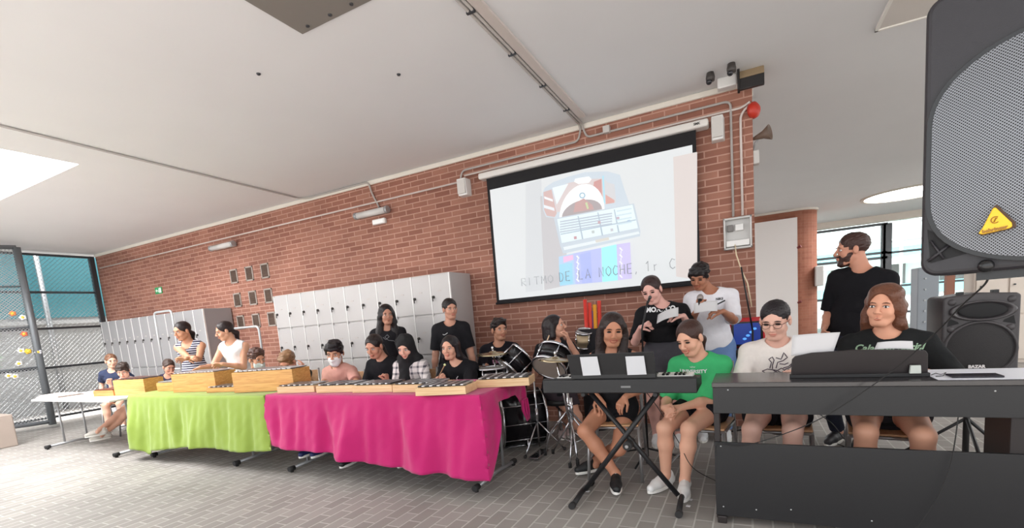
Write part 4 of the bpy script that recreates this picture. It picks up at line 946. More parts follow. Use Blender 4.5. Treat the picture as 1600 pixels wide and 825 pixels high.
for i, (cx, cy, rz, wd, bm_, lb) in enumerate(((-3.74, 3.06, 6, .42, (bard, barg), 'bar instrument first from the left on the pink cloth'), (-3.24, 3.07, 4, .42, (barg, bard, bard), 'bar instrument before the boy in the pink shirt'), (-2.82, 3.07, 3, .40, (barg, bard), 'bar instrument before the girl with tied hair in black'),
        (-2.38, 3.08, 2, .42, (bard, barg), 'bar instrument before the girl in the black headscarf'), (-2.06, 2.95, 9, .40, (bard, barg), 'nearest bar instrument, before the girl holding a mallet'), (-1.73, 3.30, 12, .42, (barg, bard), 'bar instrument at the right end of the pink cloth'))):
    instrument(cx, cy, .765, wd, .26, .062, R(rz), 'small pale wooden '+lb, wood=pine2, bm=bm_, w2=.86, grp=G_)
# papers on the white table
pap = mat('paper_pinkish', (236, 222, 214), .8); papw = mat('paper_white', (206, 204, 206), .8)
b = MB()
for k in range(6): b.box(-8.95+.02*(k % 2), -8.35-.02*(k % 3), 2.86+.01*k, 3.2-.01*k, ZW+.001+k*.006, ZW+.005+k*.006)
o = b.build('paper_stack', pap); tag(o, 'loose stack of pinkish sheets on the left end of the white table', 'paper', kind='stuff')
o = MB().box(-8.05, -7.7, 3.0, 3.28, ZW+.001, ZW+.006, M=None).build('paper_sheet', papw); tag(o, 'single sheet lying between the paper stack and the glockenspiel', 'paper')
# ================================================================ CHAIRS
seatw = wood_mat('chair_wood', (186, 140, 100), (204, 160, 120), axis=1); chm = mat('chair_steel', (168, 166, 166), .35, metal=.7)
def chair(x, y, rz, label, group=None, zt=.44):
    t = empty('chair', (x, y, 0), label, 'chair', group, rz=rz)          # faces -Y at rz = 0
    pts = [(-.19, -.19), (.19, -.19), (.18, .18), (-.18, .18)]
    MB().box(-.19, .19, -.20, .19, zt-.014, zt).build('seat', seatw, t, world=False, bevel=.006, seg=3)
    MB().prism([(-.18, .215+.02*0, .66), (-.09, .23, .66), (.09, .23, .66), (.18, .215, .66), (.18, .228, .66), (.09, .243, .66), (-.09, .243, .66), (-.18, .228, .66)], (0, .02, .16)).build('backrest', seatw, t, world=False, bevel=.004)
    for s_ in (-1, 1):
        MB().tube(path([(s_*.20, -.21, 0), (s_*.185, -.17, zt-.03)], 0), .0125, 8).build('leg', chm, t, world=False)
        MB().tube(path([(s_*.20, .24, 0), (s_*.185, .17, zt-.02), (s_*.17, .25, .84)], 0), .0125, 8).build('leg', chm, t, world=False)
        MB().tube([(s_*.185, -.17, zt-.03), (s_*.185, .17, zt-.03)], .011, 8).build('seat_rail', chm, t, world=False)
        MB().tube([(s_*.196, -.195, .14), (s_*.196, .215, .14)], .009, 8).build('stretcher', chm, t, world=False)
    MB().tube([(-.185, -.17, zt-.03), (.185, -.17, zt-.03)], .011, 8).build('seat_rail', chm, t, world=False)
    return t
# ================================================================ KEYBOARD ON X-STAND
blk = mat('matt_black', (26, 25, 27), .5, noise=.1, nscale=30); blg = mat('gloss_black', (20, 19, 21), .25); wkey = mat('key_white', (236, 234, 230), .3)
kx0, kx1, ky0, ky1, kz0, kz1 = -1.25, -.275, 2.905, 3.22, .765, .862
t = empty('electronic_keyboard', ((kx0+kx1)/2, 3.06, kz0), 'black electronic keyboard on the X stand before the two seated girls', 'keyboard')
b = MB(); b.prism([(kx0, ky0, kz0), (kx0, ky1, kz0), (kx0, ky1, kz0+.065), (kx0, ky1-.15, kz0+.07), (kx0, ky0+.03, kz1), (kx0, ky0, kz1-.01)], (kx1-kx0, 0, 0)); b.build('case', blk, t, bevel=.006)
nk = 36; kw = (kx1-kx0-.08)/nk
for i in range(nk):
    x = kx0+.04+i*kw; MB().box(x+.0005, x+kw-.0005, ky1-.145, ky1-.005, kz0+.066, kz0+.084).build('white_key', wkey, t, bevel=.001)
    if i % 7 in (0, 1, 3, 4, 5) and i < nk-1: MB().box(x+kw*.68, x+kw*1.32, ky1-.145, ky1-.06, kz0+.084, kz0+.094).build('black_key', blg, t, bevel=.001)
c = aty(893, 552, 2.96); d = aty(1027, 551, 2.96)
mr = empty('music_rest', (c.x, 2.96, kz1), 'black music rest with two sheets standing on the electronic keyboard', 'music stand')
MB().prism([(-1.052, 2.93, kz1-.002), (-.508, 2.93, kz1-.002), (-.512, 2.895, 1.02), (-1.06, 2.895, 1.02)], (0, .012, .0)).build('panel', blk, mr, bevel=.003)
MB().box(-1.05, -.51, 2.925, 2.975, kz1-.004, kz1+.02).build('ledge', blk, mr)
for i, (pa, pb, pc, pd) in enumerate((((906, 558), (933, 557), (937, 587), (909, 588)), ((977, 557), (1006, 556), (1009, 586), (979, 587)))):
    P = [aty(p[0], p[1], 2.885+.0*k) for k, p in enumerate((pd, pc, pb, pa))]
    P[0].y = P[1].y = 2.912; P[2].y = P[3].y = 2.886
    o = MB().prism(P, (0, -.0015, 0)).build('sheet', mat('paper_cool', (206, 206, 210), .8)); tag(o, 'white %s sheet clipped on the front of the black music rest' % ('left', 'right')[i], 'paper', 'sheets on the keyboard rest')
MB().box(-.72, -.66, 2.903, 2.905, .80, .812).build('maker_mark', mat('mark_grey2', (120, 120, 120), .5), t)
t = empty('keyboard_stand', (-.75, 3.06, 0), 'black metal X stand carrying the electronic keyboard', 'stand')
def sqb(b, p, q_, w_): b.cyl(p, q_, w_, n=4); return b
for (xb, xt, yb) in ((-1.04, -.52, 3.03), (-.43, -.98, 3.08)):
    b = MB(); b.tube([(xb, yb, .06), (xt, yb, kz0-.02)], .017, 8); b.build('cross_bar', blk, t)
    b = MB(); b.tube([(xt, 2.93, kz0-.014), (xt, 3.20, kz0-.014)], .014, 8); b.build('support_arm', blk, t)
for xb, yb, xo in ((-1.06, 3.03, -.03), (-.41, 3.08, .03)):
    b = MB(); b.tube(path([(xb+xo*.3, yb+.22, .022), (xb, yb, .05), (xb+xo*.2, yb-.19, .022)], 0, rad=.06), .018, 8); b.build('foot', blk, t)
    for y in (yb-.20, yb+.23): MB().cyl((xb+xo*.3, y-.02, .022), (xb+xo*.3, y+.02, .022), .022, n=12).build('foot_cap', rub, t)
MB().cyl((-.725, 3.0, .395), (-.725, 3.12, .395), .03, n=16).build('pivot', rub, t)
b = MB(); b.cyl((-.725, 2.985, .395), (-.725, 3.0, .395), .012, n=6); b.build('bolt', chm, t)
# ================================================================ DIGITAL PIANO
px0, px1, py0, py1 = -.193, 1.30, 2.86, 3.24
lam = mat('black_laminate', (30, 29, 31), .42, noise=.12, nscale=60, spec=.5); lamt = mat('black_laminate_top', (40, 36, 38), .22, spec=.8); lamb = mat('black_laminate_leg', (34, 26, 26), .5)
t = empty('digital_piano', ((px0+px1)/2, 3.05, 0), 'long black digital piano seen from its back, at the right front', 'piano')
MB().box(px0, px1, py0, py1, .805, .833).build('top_board', lamt, t, bevel=.004)
MB().box(px0+.004, px1-.004, py0+.01, py0+.03, .655, .805).build('upper_panel', lam, t, bevel=.002)
MB().box(px0+.004, px1-.004, py0+.01, py0+.03, .045, .485).build('lower_panel', lam, t, bevel=.002)
MB().box(px0+.02, px1-.02, py0+.03, py1-.02, .70, .72).build('key_bed', lam, t)
for x in (px0+.004, 1.065): MB().box(x, x+.03 if x < 0 else x+.235, py0+.03, py0+.12 if x < 0 else py0+.3, 0.02, .70).build('side_leg', lamb, t, bevel=.003)
for x in (px0+.01, 1.2): MB().box(x, x+.05, py0+.0, py1+.05, 0, .045).build('foot', lamb, t, bevel=.006)
for x, y in ((-.155, .462), (-.15, .10), (.02, .10), (.19, .12), (.55, .10), (.93, .10), (1.0, .78), (.35, .652), (-.11, .79)): MB().lathe([(0, .002), (.0035, .0015), (.0042, 0)], (x, py0+.01, y), (0, -1, 0), n=8).build('screw', mat('screw_bright', (190, 190, 190), .3, metal=.5), t)
nk = 52; kw = (px1-px0-.1)/nk
for i in range(nk):
    x = px0+.05+i*kw; MB().box(x+.0005, x+kw-.0005, py1-.005, py1+.12, .765, .785).build('white_key', wkey, t, bevel=.001)
MB().box(px0, px1, py1-.01, py1+.14, .73, .764).build('key_slip', lam, t)
# curved rest
P = [(.205, 0), (.795, 0), (.79, .112), (.78, .13), (.70, .138), (.5, .146), (.30, .138), (.225, .122), (.21, .105)]
t2 = empty('music_rest', (.5, 3.0, .833), 'wide black music rest with curved top edge standing on the digital piano', 'music stand')
MB().prism([(x, 3.0-z*.12, .833+z) for x, z in P], (0, .016, 0)).build('panel', mat('rest_black', (30, 22, 24), .35), t2, bevel=.003)
MB().box(.20, .80, 2.985, 3.03, .833, .852).build('ledge', blk, t2, bevel=.002)
o = MB().prism([(.715, 2.965, .852), (.76, 2.965, .852), (.758, 2.965, .893), (.718, 2.965, .893)], (0, .018, 0)).build('tag_holder', mat('tag_grey', (190, 196, 190), .4), None, bevel=.002); tag(o, 'small pale square clip at the right foot of the curved music rest', 'clip')
def sheet(name, pts, Ys, label, m=papw, bend=.01, cat='paper'):
    P = [aty(p[0], p[1], y) for p, y in zip(pts, Ys)]; N = 8; V = []; 
    nn = (P[1]-P[0]).cross(P[3]-P[0]).normalized()
    for i in range(N+1):
        for j in range(N+1):
            u, v = i/N, j/N; p = P[0].lerp(P[1], u).lerp(P[3].lerp(P[2], u), v); V.append(p+nn*bend*math.sin(u*math.pi))
    b = MB(); b.add(V, [(i*(N+1)+j, (i+1)*(N+1)+j, (i+1)*(N+1)+j+1, i*(N+1)+j+1) for i in range(N) for j in range(N)], 0, True)
    o = b.build(name, m); md = o.modifiers.new('s', 'SOLIDIFY'); md.thickness = .0008
    return tag(o, label, cat)
sheet('sheet', ((1236, 556), (1300, 556), (1313, 519), (1238, 524)), (3.03, 3.03, 3.06, 3.06), 'large white sheet standing behind the left half of the piano rest')
sheet('sheet', ((1366, 546), (1427, 546), (1426, 533), (1371, 535)), (3.03, 3.03, 3.05, 3.05), 'white sheet peeking over the right half of the piano rest')
c = atz(1525, 588, .835); o = MB().box(c.x-.10, c.x+.085, c.y-.045, c.y+.045, .8345, .844).build('tablet', mat('tablet_black', (24, 22, 34), .15), None, bevel=.003); tag(o, 'thin black phone lying flat on the right end of the piano', 'phone')
b = MB(); b.tube([(atz(1455, 586, .838)), (atz(1462, 583, .838)), (atz(1470, 585, .838)), (atz(1478, 582, .838)), (atz(1474, 587, .838)), (atz(1462, 588, .838))], .0018, 5); o = b.build('earphone_wire', rub); tag(o, 'thin black earphone wire coiled on the piano beside the phone', 'wire')
# ================================================================ LOUDSPEAKERS
def grille_mat(name, c, sc):
    m = bpy.data.materials.new(name); m.use_nodes = True; nt = m.node_tree; b = nt.nodes['Principled BSDF']; b.inputs['Roughness'].default_value = .5; b.inputs['Metallic'].default_value = .4
    tc = nt.nodes.new('ShaderNodeTexCoord'); v = nt.nodes.new('ShaderNodeTexVoronoi'); v.inputs['Scale'].default_value = sc; v.inputs['Randomness'].default_value = 0
    mp = nt.nodes.new('ShaderNodeMapping'); mp.inputs['Rotation'].default_value = (0, R(45), 0); mp.inputs['Scale'].default_value = (1, .001, 1)
    nt.links.new(tc.outputs['Object'], mp.inputs[0]); nt.links.new(mp.outputs[0], v.inputs['Vector'])
    cr = nt.nodes.new('ShaderNodeValToRGB'); cr.color_ramp.elements[0].position = .28; cr.color_ramp.elements[1].position = .40; cr.color_ramp.elements[0].color = (.012, .012, .013, 1); cr.color_ramp.elements[1].color = lin(c)
    nt.links.new(v.outputs['Distance'], cr.inputs[0]); nt.links.new(cr.outputs[0], b.inputs['Base Color']); return m
shell = mat('speaker_shell', (34, 31, 36), .45, noise=.15, nscale=60, bump=.1, bscale=400)
cxs, czb, czt, ySp, hw = .605, 1.312, 1.965, 1.50, .222
t = empty('loudspeaker', (cxs, ySp, czb), 'large black loudspeaker with grey grille and yellow triangular badge hanging at the right', 'speaker')
b = MB(); out = []
def rr_(x0, x1, z0, z1, r_, n=8):
    P = []
    for cx_, cz_, a0 in ((x1-r_, z1-r_, 0), (x0+r_, z1-r_, 90), (x0+r_, z0+r_, 180), (x1-r_, z0+r_, 270)):
        for k in range(n+1): a = R(a0+90*k/n); P.append((cx_+r_*math.cos(a), cz_+r_*math.sin(a)))
    return P
b.prism([(x, ySp, z) for x, z in rr_(cxs-hw, cxs+hw, czb, czt, .035)], (0, .34, 0)); sh_ = b.build('cabinet', shell, t, bevel=.012, seg=3)
# grille: big rounded shield shape sitting in front, black collar round it
def shield(g_, n=26):
    """outline of the grille; g_ = outward offset"""
    P = []
    for k in range(n+1):                                       # lower arc, left to right
        a = math.pi*(k/n); P.append((cxs-(hw-.012+g_)*math.cos(a), 1.505-(.175+g_)*math.sin(a)**.8 if math.sin(a) > 0 else 1.505))
    for k in range(n+1):                                       # upper arc, right to left
        a = math.pi*(k/n); P.append((cxs+(hw-.012+g_)*math.cos(a), 1.665+(.165+g_)*math.sin(a)**.9 if math.sin(a) > 0 else 1.705))
    return P
MB().prism([(x, ySp-.014, z) for x, z in shield(.004)], (0, .02, 0)).build('grille_collar', blg, t, bevel=.006)
gp = shield(-.006); gv = []; gf = []
NR = 10
for k in range(NR+1):
    s_ = 1-k/NR
    for x, z in gp: gv.append((cxs+(x-cxs)*s_, ySp-.016-.022*(1-s_*s_), 1.585+(z-1.585)*s_))
n = len(gp)
for k in range(NR):
    for i in range(n): gf.append((k*n+i, k*n+(i+1) % n, (k+1)*n+(i+1) % n, (k+1)*n+i))
b = MB(); b.add(gv, gf, 0, True); gr_ = b.build('grille', grille_mat('grille_grey', (134, 136, 142), 210), t)
bpx = lambda x, y, Y: aty(x, y, Y)+Vector((.040, 0, -.012))
c = aty(1536, 338, ySp-.04); by = ySp-.044
tri = [bpx(p[0], p[1], by) for p in ((1512, 356), (1518, 348), (1534, 316), (1538, 315), (1562, 340), (1563, 346), (1558, 349), (1518, 358))]
o = MB().prism(tri, (0, .012, 0)).build('badge', mat('badge_yellow', (236, 184, 20), .3), t, bevel=.003)
o2 = MB().prism([bpx(1538+(p[0]-1538)*1.12, 342+(p[1]-342)*1.12, by+.008) for p in ((1512, 356), (1518, 348), (1534, 316), (1538, 315), (1562, 340), (1563, 346), (1558, 349), (1518, 358))], (0, .01, 0)).build('badge_rim', mat('badge_rim', (70, 44, 20), .5), t)
c = bpx(1537, 350, by-.001); put_text('badge_text', 'behringer', .0105, c, (1, 0, .12), (-.12, 0, 1), mat('badge_ink', (150, 104, 14), .5), o, bold=.0006)
c = bpx(1538, 335, by-.001); b = MB(); b.tube([c+Vector((0.007*math.cos(a*.5), 0, 0.007*math.sin(a*.5))) for a in range(2, 12)], .0011, 5); b.tube([c+Vector((-.002, 0, -.004)), c+Vector((.001, 0, .004)), c+Vector((.003, 0, .003))], .0014, 5); b.build('badge_emblem', mat('badge_ink', (150, 104, 14), .5), o)
b = MB(); c = aty(1552, 414, ySp-.02); b.lathe([(0, .012), (.011, .01), (.015, 0)], c, (0, -1, 0), n=14); b.build('grille_knob', blg, t)
for s_ in (-1, 1):
    b = MB()
    P = [(cxs+s_*(hw-.012), 1.43), (cxs+s_*(hw-.02), 1.345), (cxs+s_*(hw-.10), 1.362)]
    b.prism([(x, ySp-.0015, z) for x, z in P], (0, .002, 0)); b.build('corner_pocket', mat('pocket_black', (10, 8, 12), .7), t)
for s_ in (-1, 1):
    b = MB(); b.cyl((cxs+s_*(hw-.015), ySp-.006, 1.35), (cxs+s_*(hw-.055), ySp-.006, 1.385), .004, n=6); b.cyl((cxs+s_*(hw-.045), ySp-.006, 1.352), (cxs+s_*(hw-.02), ySp-.006, 1.40), .003, n=6); b.build('pocket_rib', shell, t)
MB().box(cxs-.12, cxs+.12, ySp+.04, ySp+.30, czb-.02, czb).build('base_plate', blg, t)
ts = empty('speaker_stand', (cxs+.16, ySp+.17, 0), 'black tripod stand under the large hanging loudspeaker, mostly outside the photo', 'stand')
t.rotation_euler = (0, 0, R(-20))
# second speaker
cx2, y2 = 1.335, 4.05
xa, xb = aty(1472, 520, y2).x, aty(1594, 520, y2).x; zt2, zb2 = aty(1530, 459, y2).z, .62
t = empty('loudspeaker', ((xa+xb)/2, y2, zb2), 'dark grey loudspeaker with oval horn and round woofer behind the piano at right', 'speaker')
sh2 = mat('speaker_charcoal', (62, 58, 60), .5, noise=.1, nscale=60); xc = (xa+xb)/2; w2_ = (xb-xa)/2
P = [(xa, zb2), (xb, zb2), (xb, zt2-.02), (xb-.02, zt2-.008), (xc, zt2+.008), (xa+.02, zt2-.008), (xa, zt2-.02)]
MB().prism([(x, y2, z) for x, z in P], (0, .32, 0)).build('cabinet', sh2, t, bevel=.012, seg=3)
zh = aty(1535, 485, y2).z
b = MB(); b.lathe([(.150, .0), (.162, .012), (.150, .022), (.135, .014), (.10, -.02), (.05, -.05), (.0, -.06)], (xc+.005, y2-.002, zh), (0, -1, 0), n=36, sx=.40)
b.build('horn', mat('speaker_horn', (70, 66, 68), .35), t)
b = MB(); b.ell((xc+.005, y2-.012, zh), (.118, .006, .046), n=28); b.build('horn_throat', mat('pocket_black', (10, 8, 12), .7), t)
zw_ = aty(1535, 545, y2).z; rw = .172
b = MB(); b.lathe([(rw+.012, 0), (rw+.008, .014), (rw-.004, .014), (rw-.008, 0)], (xc, y2, zw_), (0, -1, 0), n=40); b.build('woofer_ring', sh2, t)
MB().lathe([(rw-.006, .004), (rw*.7, .014), (0, .02)], (xc, y2, zw_), (0, -1, 0), n=40).build('woofer_grille', mat('woofer_black', (38, 35, 36), .7, bump=.3, bscale=300), t)
for s_ in (-1, 1):
    b = MB(); b.prism([(xc+s_*.155, y2-.001, zh-.04), (xc+s_*.165, y2-.001, zh-.095), (xc+s_*.105, y2-.001, zh-.078), (xc+s_*.11, y2-.001, zh-.066)], (0, .001, 0)); b.build('bass_port', mat('pocket_black', (10, 8, 12), .7), t)
for s_ in (-1, 1):
    for z in (zt2-.045, zh-.115): MB().lathe([(0, .008), (.018, .006), (.022, 0)], (xc+s_*(w2_-.045), y2, z), (0, -1, 0), n=12).build('corner_boss', sh2, t)
b = MB(); b.box(xc-.10, xc-.07, y2+.05, y2+.09, zt2-.01, zt2+.018); b.box(xc+.07, xc+.10, y2+.05, y2+.09, zt2-.01, zt2+.018); b.build('top_lug', blk, t)
put_text('maker_mark', 'BAZAR', .026, aty(1526, 573, y2-.03), (1, 0, 0), (0, 0, 1), mat('mark_white', (220, 214, 214), .5), t, bold=.0015)
t = empty('speaker_stand', (xc, y2+.16, 0), 'black stand holding up the charcoal loudspeaker behind the piano', 'stand')
MB().box(xc-.12, xc+.12, y2+.04, y2+.28, zb2-.02, zb2).build('plate', blk, t); MB().cyl((xc, y2+.16, .1), (xc, y2+.16, zb2-.02), .018).build('pole', blk, t)
for a in (30, 150, 270): MB().tube([(xc, y2+.16, .35), (xc+.38*math.cos(R(a)), y2+.16+.38*math.sin(R(a)), .012)], .011).build('leg', blk, t)
x_, y_ = cxs+.0, ySp+.17
MB().cyl((x_, y_, .3), (x_, y_, czb-.02), .017).build('pole', blk, ts)
for a in (10, 130, 250): MB().tube([(x_, y_, .55), (x_+.5*math.cos(R(a)), y_+.5*math.sin(R(a)), .012)], .012).build('leg', blk, ts)
ts.location = (x_, y_, 0)
for o in ts.children:
    for v in o.data.vertices: v.co.x += .16
# the pole would stand in view of the piano: the photo shows none, so the speaker hangs instead
for o in list(ts.children): bpy.data.objects.remove(o)
bpy.data.objects.remove(ts)
t = empty('hanging_bracket', (cxs, ySp+.17, ZC), 'steel hanging bracket holding the large loudspeaker from the ceiling', 'bracket')
MB().cyl((cxs, ySp+.17, czt), (cxs, ySp+.17, ZC-.012), .02).build('rod', blk, t); MB().box(cxs-.08, cxs+.08, ySp+.09, ySp+.25, ZC-.012, ZC).build('plate', blk, t)
# ================================================================ CABLES
def cable(pts, r, label, m=rub, n=30):
    P = [Vector(p) for p in pts]; out = []
    for i in range(len(P)-1):
        a, b_, c, d = P[max(i-1, 0)], P[i], P[i+1], P[min(i+2, len(P)-1)]
        for k in range(8):
            u = k/8; out.append(.5*((2*b_)+(c-a)*u+(2*a-5*b_+4*c-d)*u*u+(3*b_-a-3*c+d)*u**3))
    out.append(P[-1]); o = MB().tube(out, r, 6).build('cable', m); tag(o, label, 'cable'); return o
cable([aty(1543, 428, 1.70), aty(1538, 445, 1.9), aty(1500, 480, 2.3), aty(1462, 520, 2.6), aty(1400, 575, 2.75), aty(1330, 625, 2.80), aty(1280, 655, 2.82), aty(1225, 678, 2.84), aty(1160, 697, 2.845), aty(1122, 694, 2.855), aty(1118, 710, 2.855)], .0028, 'thin black cable sagging from the large loudspeaker across the piano back')
cable([aty(1497, 652, 2.85), aty(1492, 690, 2.845), aty(1484, 730, 2.84), aty(1466, 775, 2.835), aty(1440, 815, 2.83), aty(1426, 830, 2.83)], .0026, 'thin black cable hanging down over the lower piano panel')
cable([aty(1000, 600, 3.30), aty(1030, 640, 3.35), aty(1060, 690, 3.3), aty(1082, 730, 3.2), atz(1120, 752, .02)], .0028, 'thin black cable hanging under the keyboard between the white sneakers')
cable([atz(1270, 640, .3), aty(1300, 662, 4.2), atz(1325, 690, .01), atz(1360, 695, .01), atz(1330, 700, .01), atz(1300, 690, .01)], .004, 'loose dark cable on the floor behind the piano')
# ================================================================ DRUM KIT
chr_ = mat('chrome', (214, 214, 218), .15, metal=1); dsh = mat('drum_black', (24, 22, 26), .22); headm = mat('drum_head', (196, 192, 188), .5); brass = mat('cymbal_bronze', (176, 160, 130), .25, metal=.9)
headd = mat('drum_head_grey', (158, 144, 134), .5)
def drum(name, c, ax_, r, dpt, label, lugs=8, both=True, head2=None, legs_=None, grp=None, shellm=dsh):
    c = Vector(c); a = Vector(ax_).normalized(); t = empty(name, (c.x, c.y, c.z), label, 'drum', grp)
    MB().lathe([(r-.006, -dpt/2+.01), (r, -dpt/2), (r, dpt/2), (r-.006, dpt/2-.01)], c, a, n=36).build('shell', shellm, t)
    for s_ in (-1, 1):
        MB().lathe([(r+.001, s_*(dpt/2-.008)), (r+.012, s_*(dpt/2-.008)), (r+.012, s_*(dpt/2+.012)), (r-.004, s_*(dpt/2+.012)), (r-.004, s_*(dpt/2+.002))], c, a, n=36).build('hoop', chr_, t)
        MB().lathe([(r-.003, s_*(dpt/2+.003)), (0, s_*(dpt/2+.004))], c, a, n=36).build('head', headm if (s_ > 0 or head2 is None) else head2, t)
    x = a.orthogonal().normalized(); y = a.cross(x)
    for k in range(lugs):
        an = 2*math.pi*k/lugs; p = c+(x*math.cos(an)+y*math.sin(an))*(r+.010); b = MB(); b.cyl(p-a*(dpt/2+.008), p+a*(dpt/2+.008), .0035, n=6); b.cyl(p-a*.03, p+a*.03, .010, n=8); b.build('lug', chr_, t)
    return t
bd = drum('bass_drum', (-2.08, 4.20, .285), (-.80, -.62, 0), .275, .42, 'large black bass drum on the floor behind the pink table end', lugs=10, head2=None)
b = MB(); b.tube([(-2.23, 3.99, .20), (-2.16, 3.84, .012)], .008); b.tube([(-1.98, 4.1, .2), (-1.9, 3.98, .012)], .008); b.tube([(-2.42, 4.38, .2), (-2.5, 4.5, .012)], .008); b.build('spur', chr_, bd)
def hit(px, py, Y): return aty(px, py, Y)
drum('rack_tom', hit(806, 566, 4.22), (.52, .55, .60), .140, .20, 'black rack tom with chrome hoops tilted in front of the drumming boy', lugs=6, head2=headd)
drum('floor_tom', hit(863, 563, 4.05), (.12, .68, .66), .160, .17, 'black tom with chrome hoop tilted in front of the girl drummer', lugs=6, head2=headd)
drum('snare_drum', hit(768, 583, 4.05), (0, 0, 1), .165, .10, 'chrome snare drum just behind the rightmost bar instrument', lugs=8, shellm=chr_)
drum('floor_tom', hit(800, 625, 4.62), (0, 0, 1), .18, .34, 'black floor tom hidden beside the bass drum', lugs=6)
bg_ = drum('bongo', hit(913, 529, 4.85), (.15, -.3, .9), .088, .16, 'small light wood bongo drum behind the girl drummer', lugs=4, shellm=mat('bongo_wood', (232, 206, 168), .5))
def cymbal(c, tilt, r, foot, label):
    c = Vector(c); t = empty('cymbal_stand', (foot[0], foot[1], 0), label, 'cymbal')
    MB().lathe([(0, .018), (.03, .014), (.04, .004), (r*.6, -.004), (r, -.014), (r*.6, -.006), (0, .012)], c, tilt, n=40).build('cymbal', brass, t)
    MB().cyl((foot[0], foot[1], .12), (c.x, c.y, c.z+.04), .009).build('pole', chr_, t)
    MB().cyl((foot[0], foot[1], .35), (foot[0], foot[1], .55), .014).build('tube', chr_, t); MB().ell((c.x, c.y, c.z+.045), (.014, .014, .02), n=10).build('wing_nut', chr_, t)
    for a in (40, 160, 280):
        q_ = (foot[0]+.26*math.cos(R(a)), foot[1]+.26*math.sin(R(a)), .014)
        L_ = MB().tube([(foot[0], foot[1], .38), q_], .0075).build('leg', chr_, t); MB().cyl((q_[0], q_[1], 0), (q_[0], q_[1], .04), .015, n=8).build('rubber_foot', rub, L_)
        MB().tube([(foot[0], foot[1], .14), ((foot[0]*.45+q_[0]*.55), (foot[1]*.45+q_[1]*.55), .17)], .005).build('brace', chr_, t)
c = hit(770, 551, 4.1); cymbal(c, (.03, -.05, 1), .165, (c.x+.03, c.y+.1), 'thin bronze cymbal on chrome stand in front of the drumming boy')
c = hit(868, 560, 3.75); cymbal(c, (.10, -.02, 1), .15, (c.x+.07, c.y+.12), 'bronze cymbal on chrome stand in front of the girl drummer, beside the keyboard')
c = hit(838, 640, 4.0); t = empty('hi_hat_stand', (c.x, c.y, 0), 'chrome hi-hat stand with pedal between bass drum and keyboard', 'stand')
MB().cyl((c.x, c.y, .05), (c.x, c.y, .72), .009).build('pole', chr_, t); MB().cyl((c.x, c.y, .30), (c.x, c.y, .42), .015).build('collar', chr_, t)
for a in (20, 140, 260):
    L_ = MB().tube([(c.x, c.y, .30), (c.x+.24*math.cos(R(a)), c.y+.24*math.sin(R(a)), .014)], .008).build('leg', chr_, t); MB().ell((c.x+.24*math.cos(R(a)), c.y+.24*math.sin(R(a)), .018), (.018, .018, .018), n=8).build('rubber_foot', rub, L_)
MB().box(c.x+.02, c.x+.11, c.y-.30, c.y-.02, .02, .035).build('pedal', chr_, t, bevel=.004)
c = hit(888, 630, 3.9); t = empty('snare_stand', (c.x, c.y, 0), 'chrome double braced drum stand beside the keyboard end', 'stand')
MB().cyl((c.x, c.y, .10), (c.x, c.y, .66), .012).build('pole', chr_, t)
for a in (-60, 60, 180):
    L_ = MB().tube(path([(c.x, c.y, .44), (c.x+.20*math.cos(R(a)), c.y+.20*math.sin(R(a)), .22), (c.x+.26*math.cos(R(a)), c.y+.26*math.sin(R(a)), .014)], 0, rad=.15), .009).build('leg', chr_, t); MB().cyl((c.x+.26*math.cos(R(a)), c.y+.26*math.sin(R(a)), 0), (c.x+.26*math.cos(R(a)), c.y+.26*math.sin(R(a)), .06), .016, n=8).build('rubber_foot', rub, L_)
for a in (0, 120, 240): MB().tube([(c.x, c.y, .66), (c.x+.12*math.cos(R(a)), c.y+.12*math.sin(R(a)), .72)], .008).build('basket_arm', chr_, t)
MB().ell((c.x+.02, c.y-.02, .48), (.025, .025, .02), n=10).build('wing_nut', chr_, t)
# coloured percussion tubes in a black bag
c = hit(924, 492, 4.95); t = empty('tube_bag', (c.x, c.y, 0), 'black bag standing behind the keyboard girl, filled with coloured tubes', 'bag')
MB().lathe([(.13, 0), (.14, .1), (.15, .9), (.165, 1.10), (.14, 1.10), (.13, .9)], (c.x, c.y, 0), n=20).build('bag', mat('bag_black', (28, 26, 32), .8), t)
for i, (px, top, col_, cn, dx_) in enumerate(((914, 468, (222, 60, 50), 'red', -.05), (921, 473, (230, 74, 60), 'orange red', -.02), (929, 476, (240, 170, 50), 'yellow', .02), (936, 470, (226, 70, 56), 'scarlet', .06), (928, 486, (50, 80, 190), 'blue', .0))):
    p = hit(px, top, 4.93+.03*i); b = MB(); b.cyl((c.x+dx_, c.y+.02*(i-2), .5), p, .021, n=14); o = b.build('percussion_tube', mat('tube_'+cn.replace(' ', '_'), col_, .35)); tag(o, '%s plastic percussion tube sticking out of the black bag, %s' % (cn, ('tallest at the left', 'second from the left', 'third from the left', 'at the right', 'shortest in the middle')[i]), 'tube', 'coloured percussion tubes')
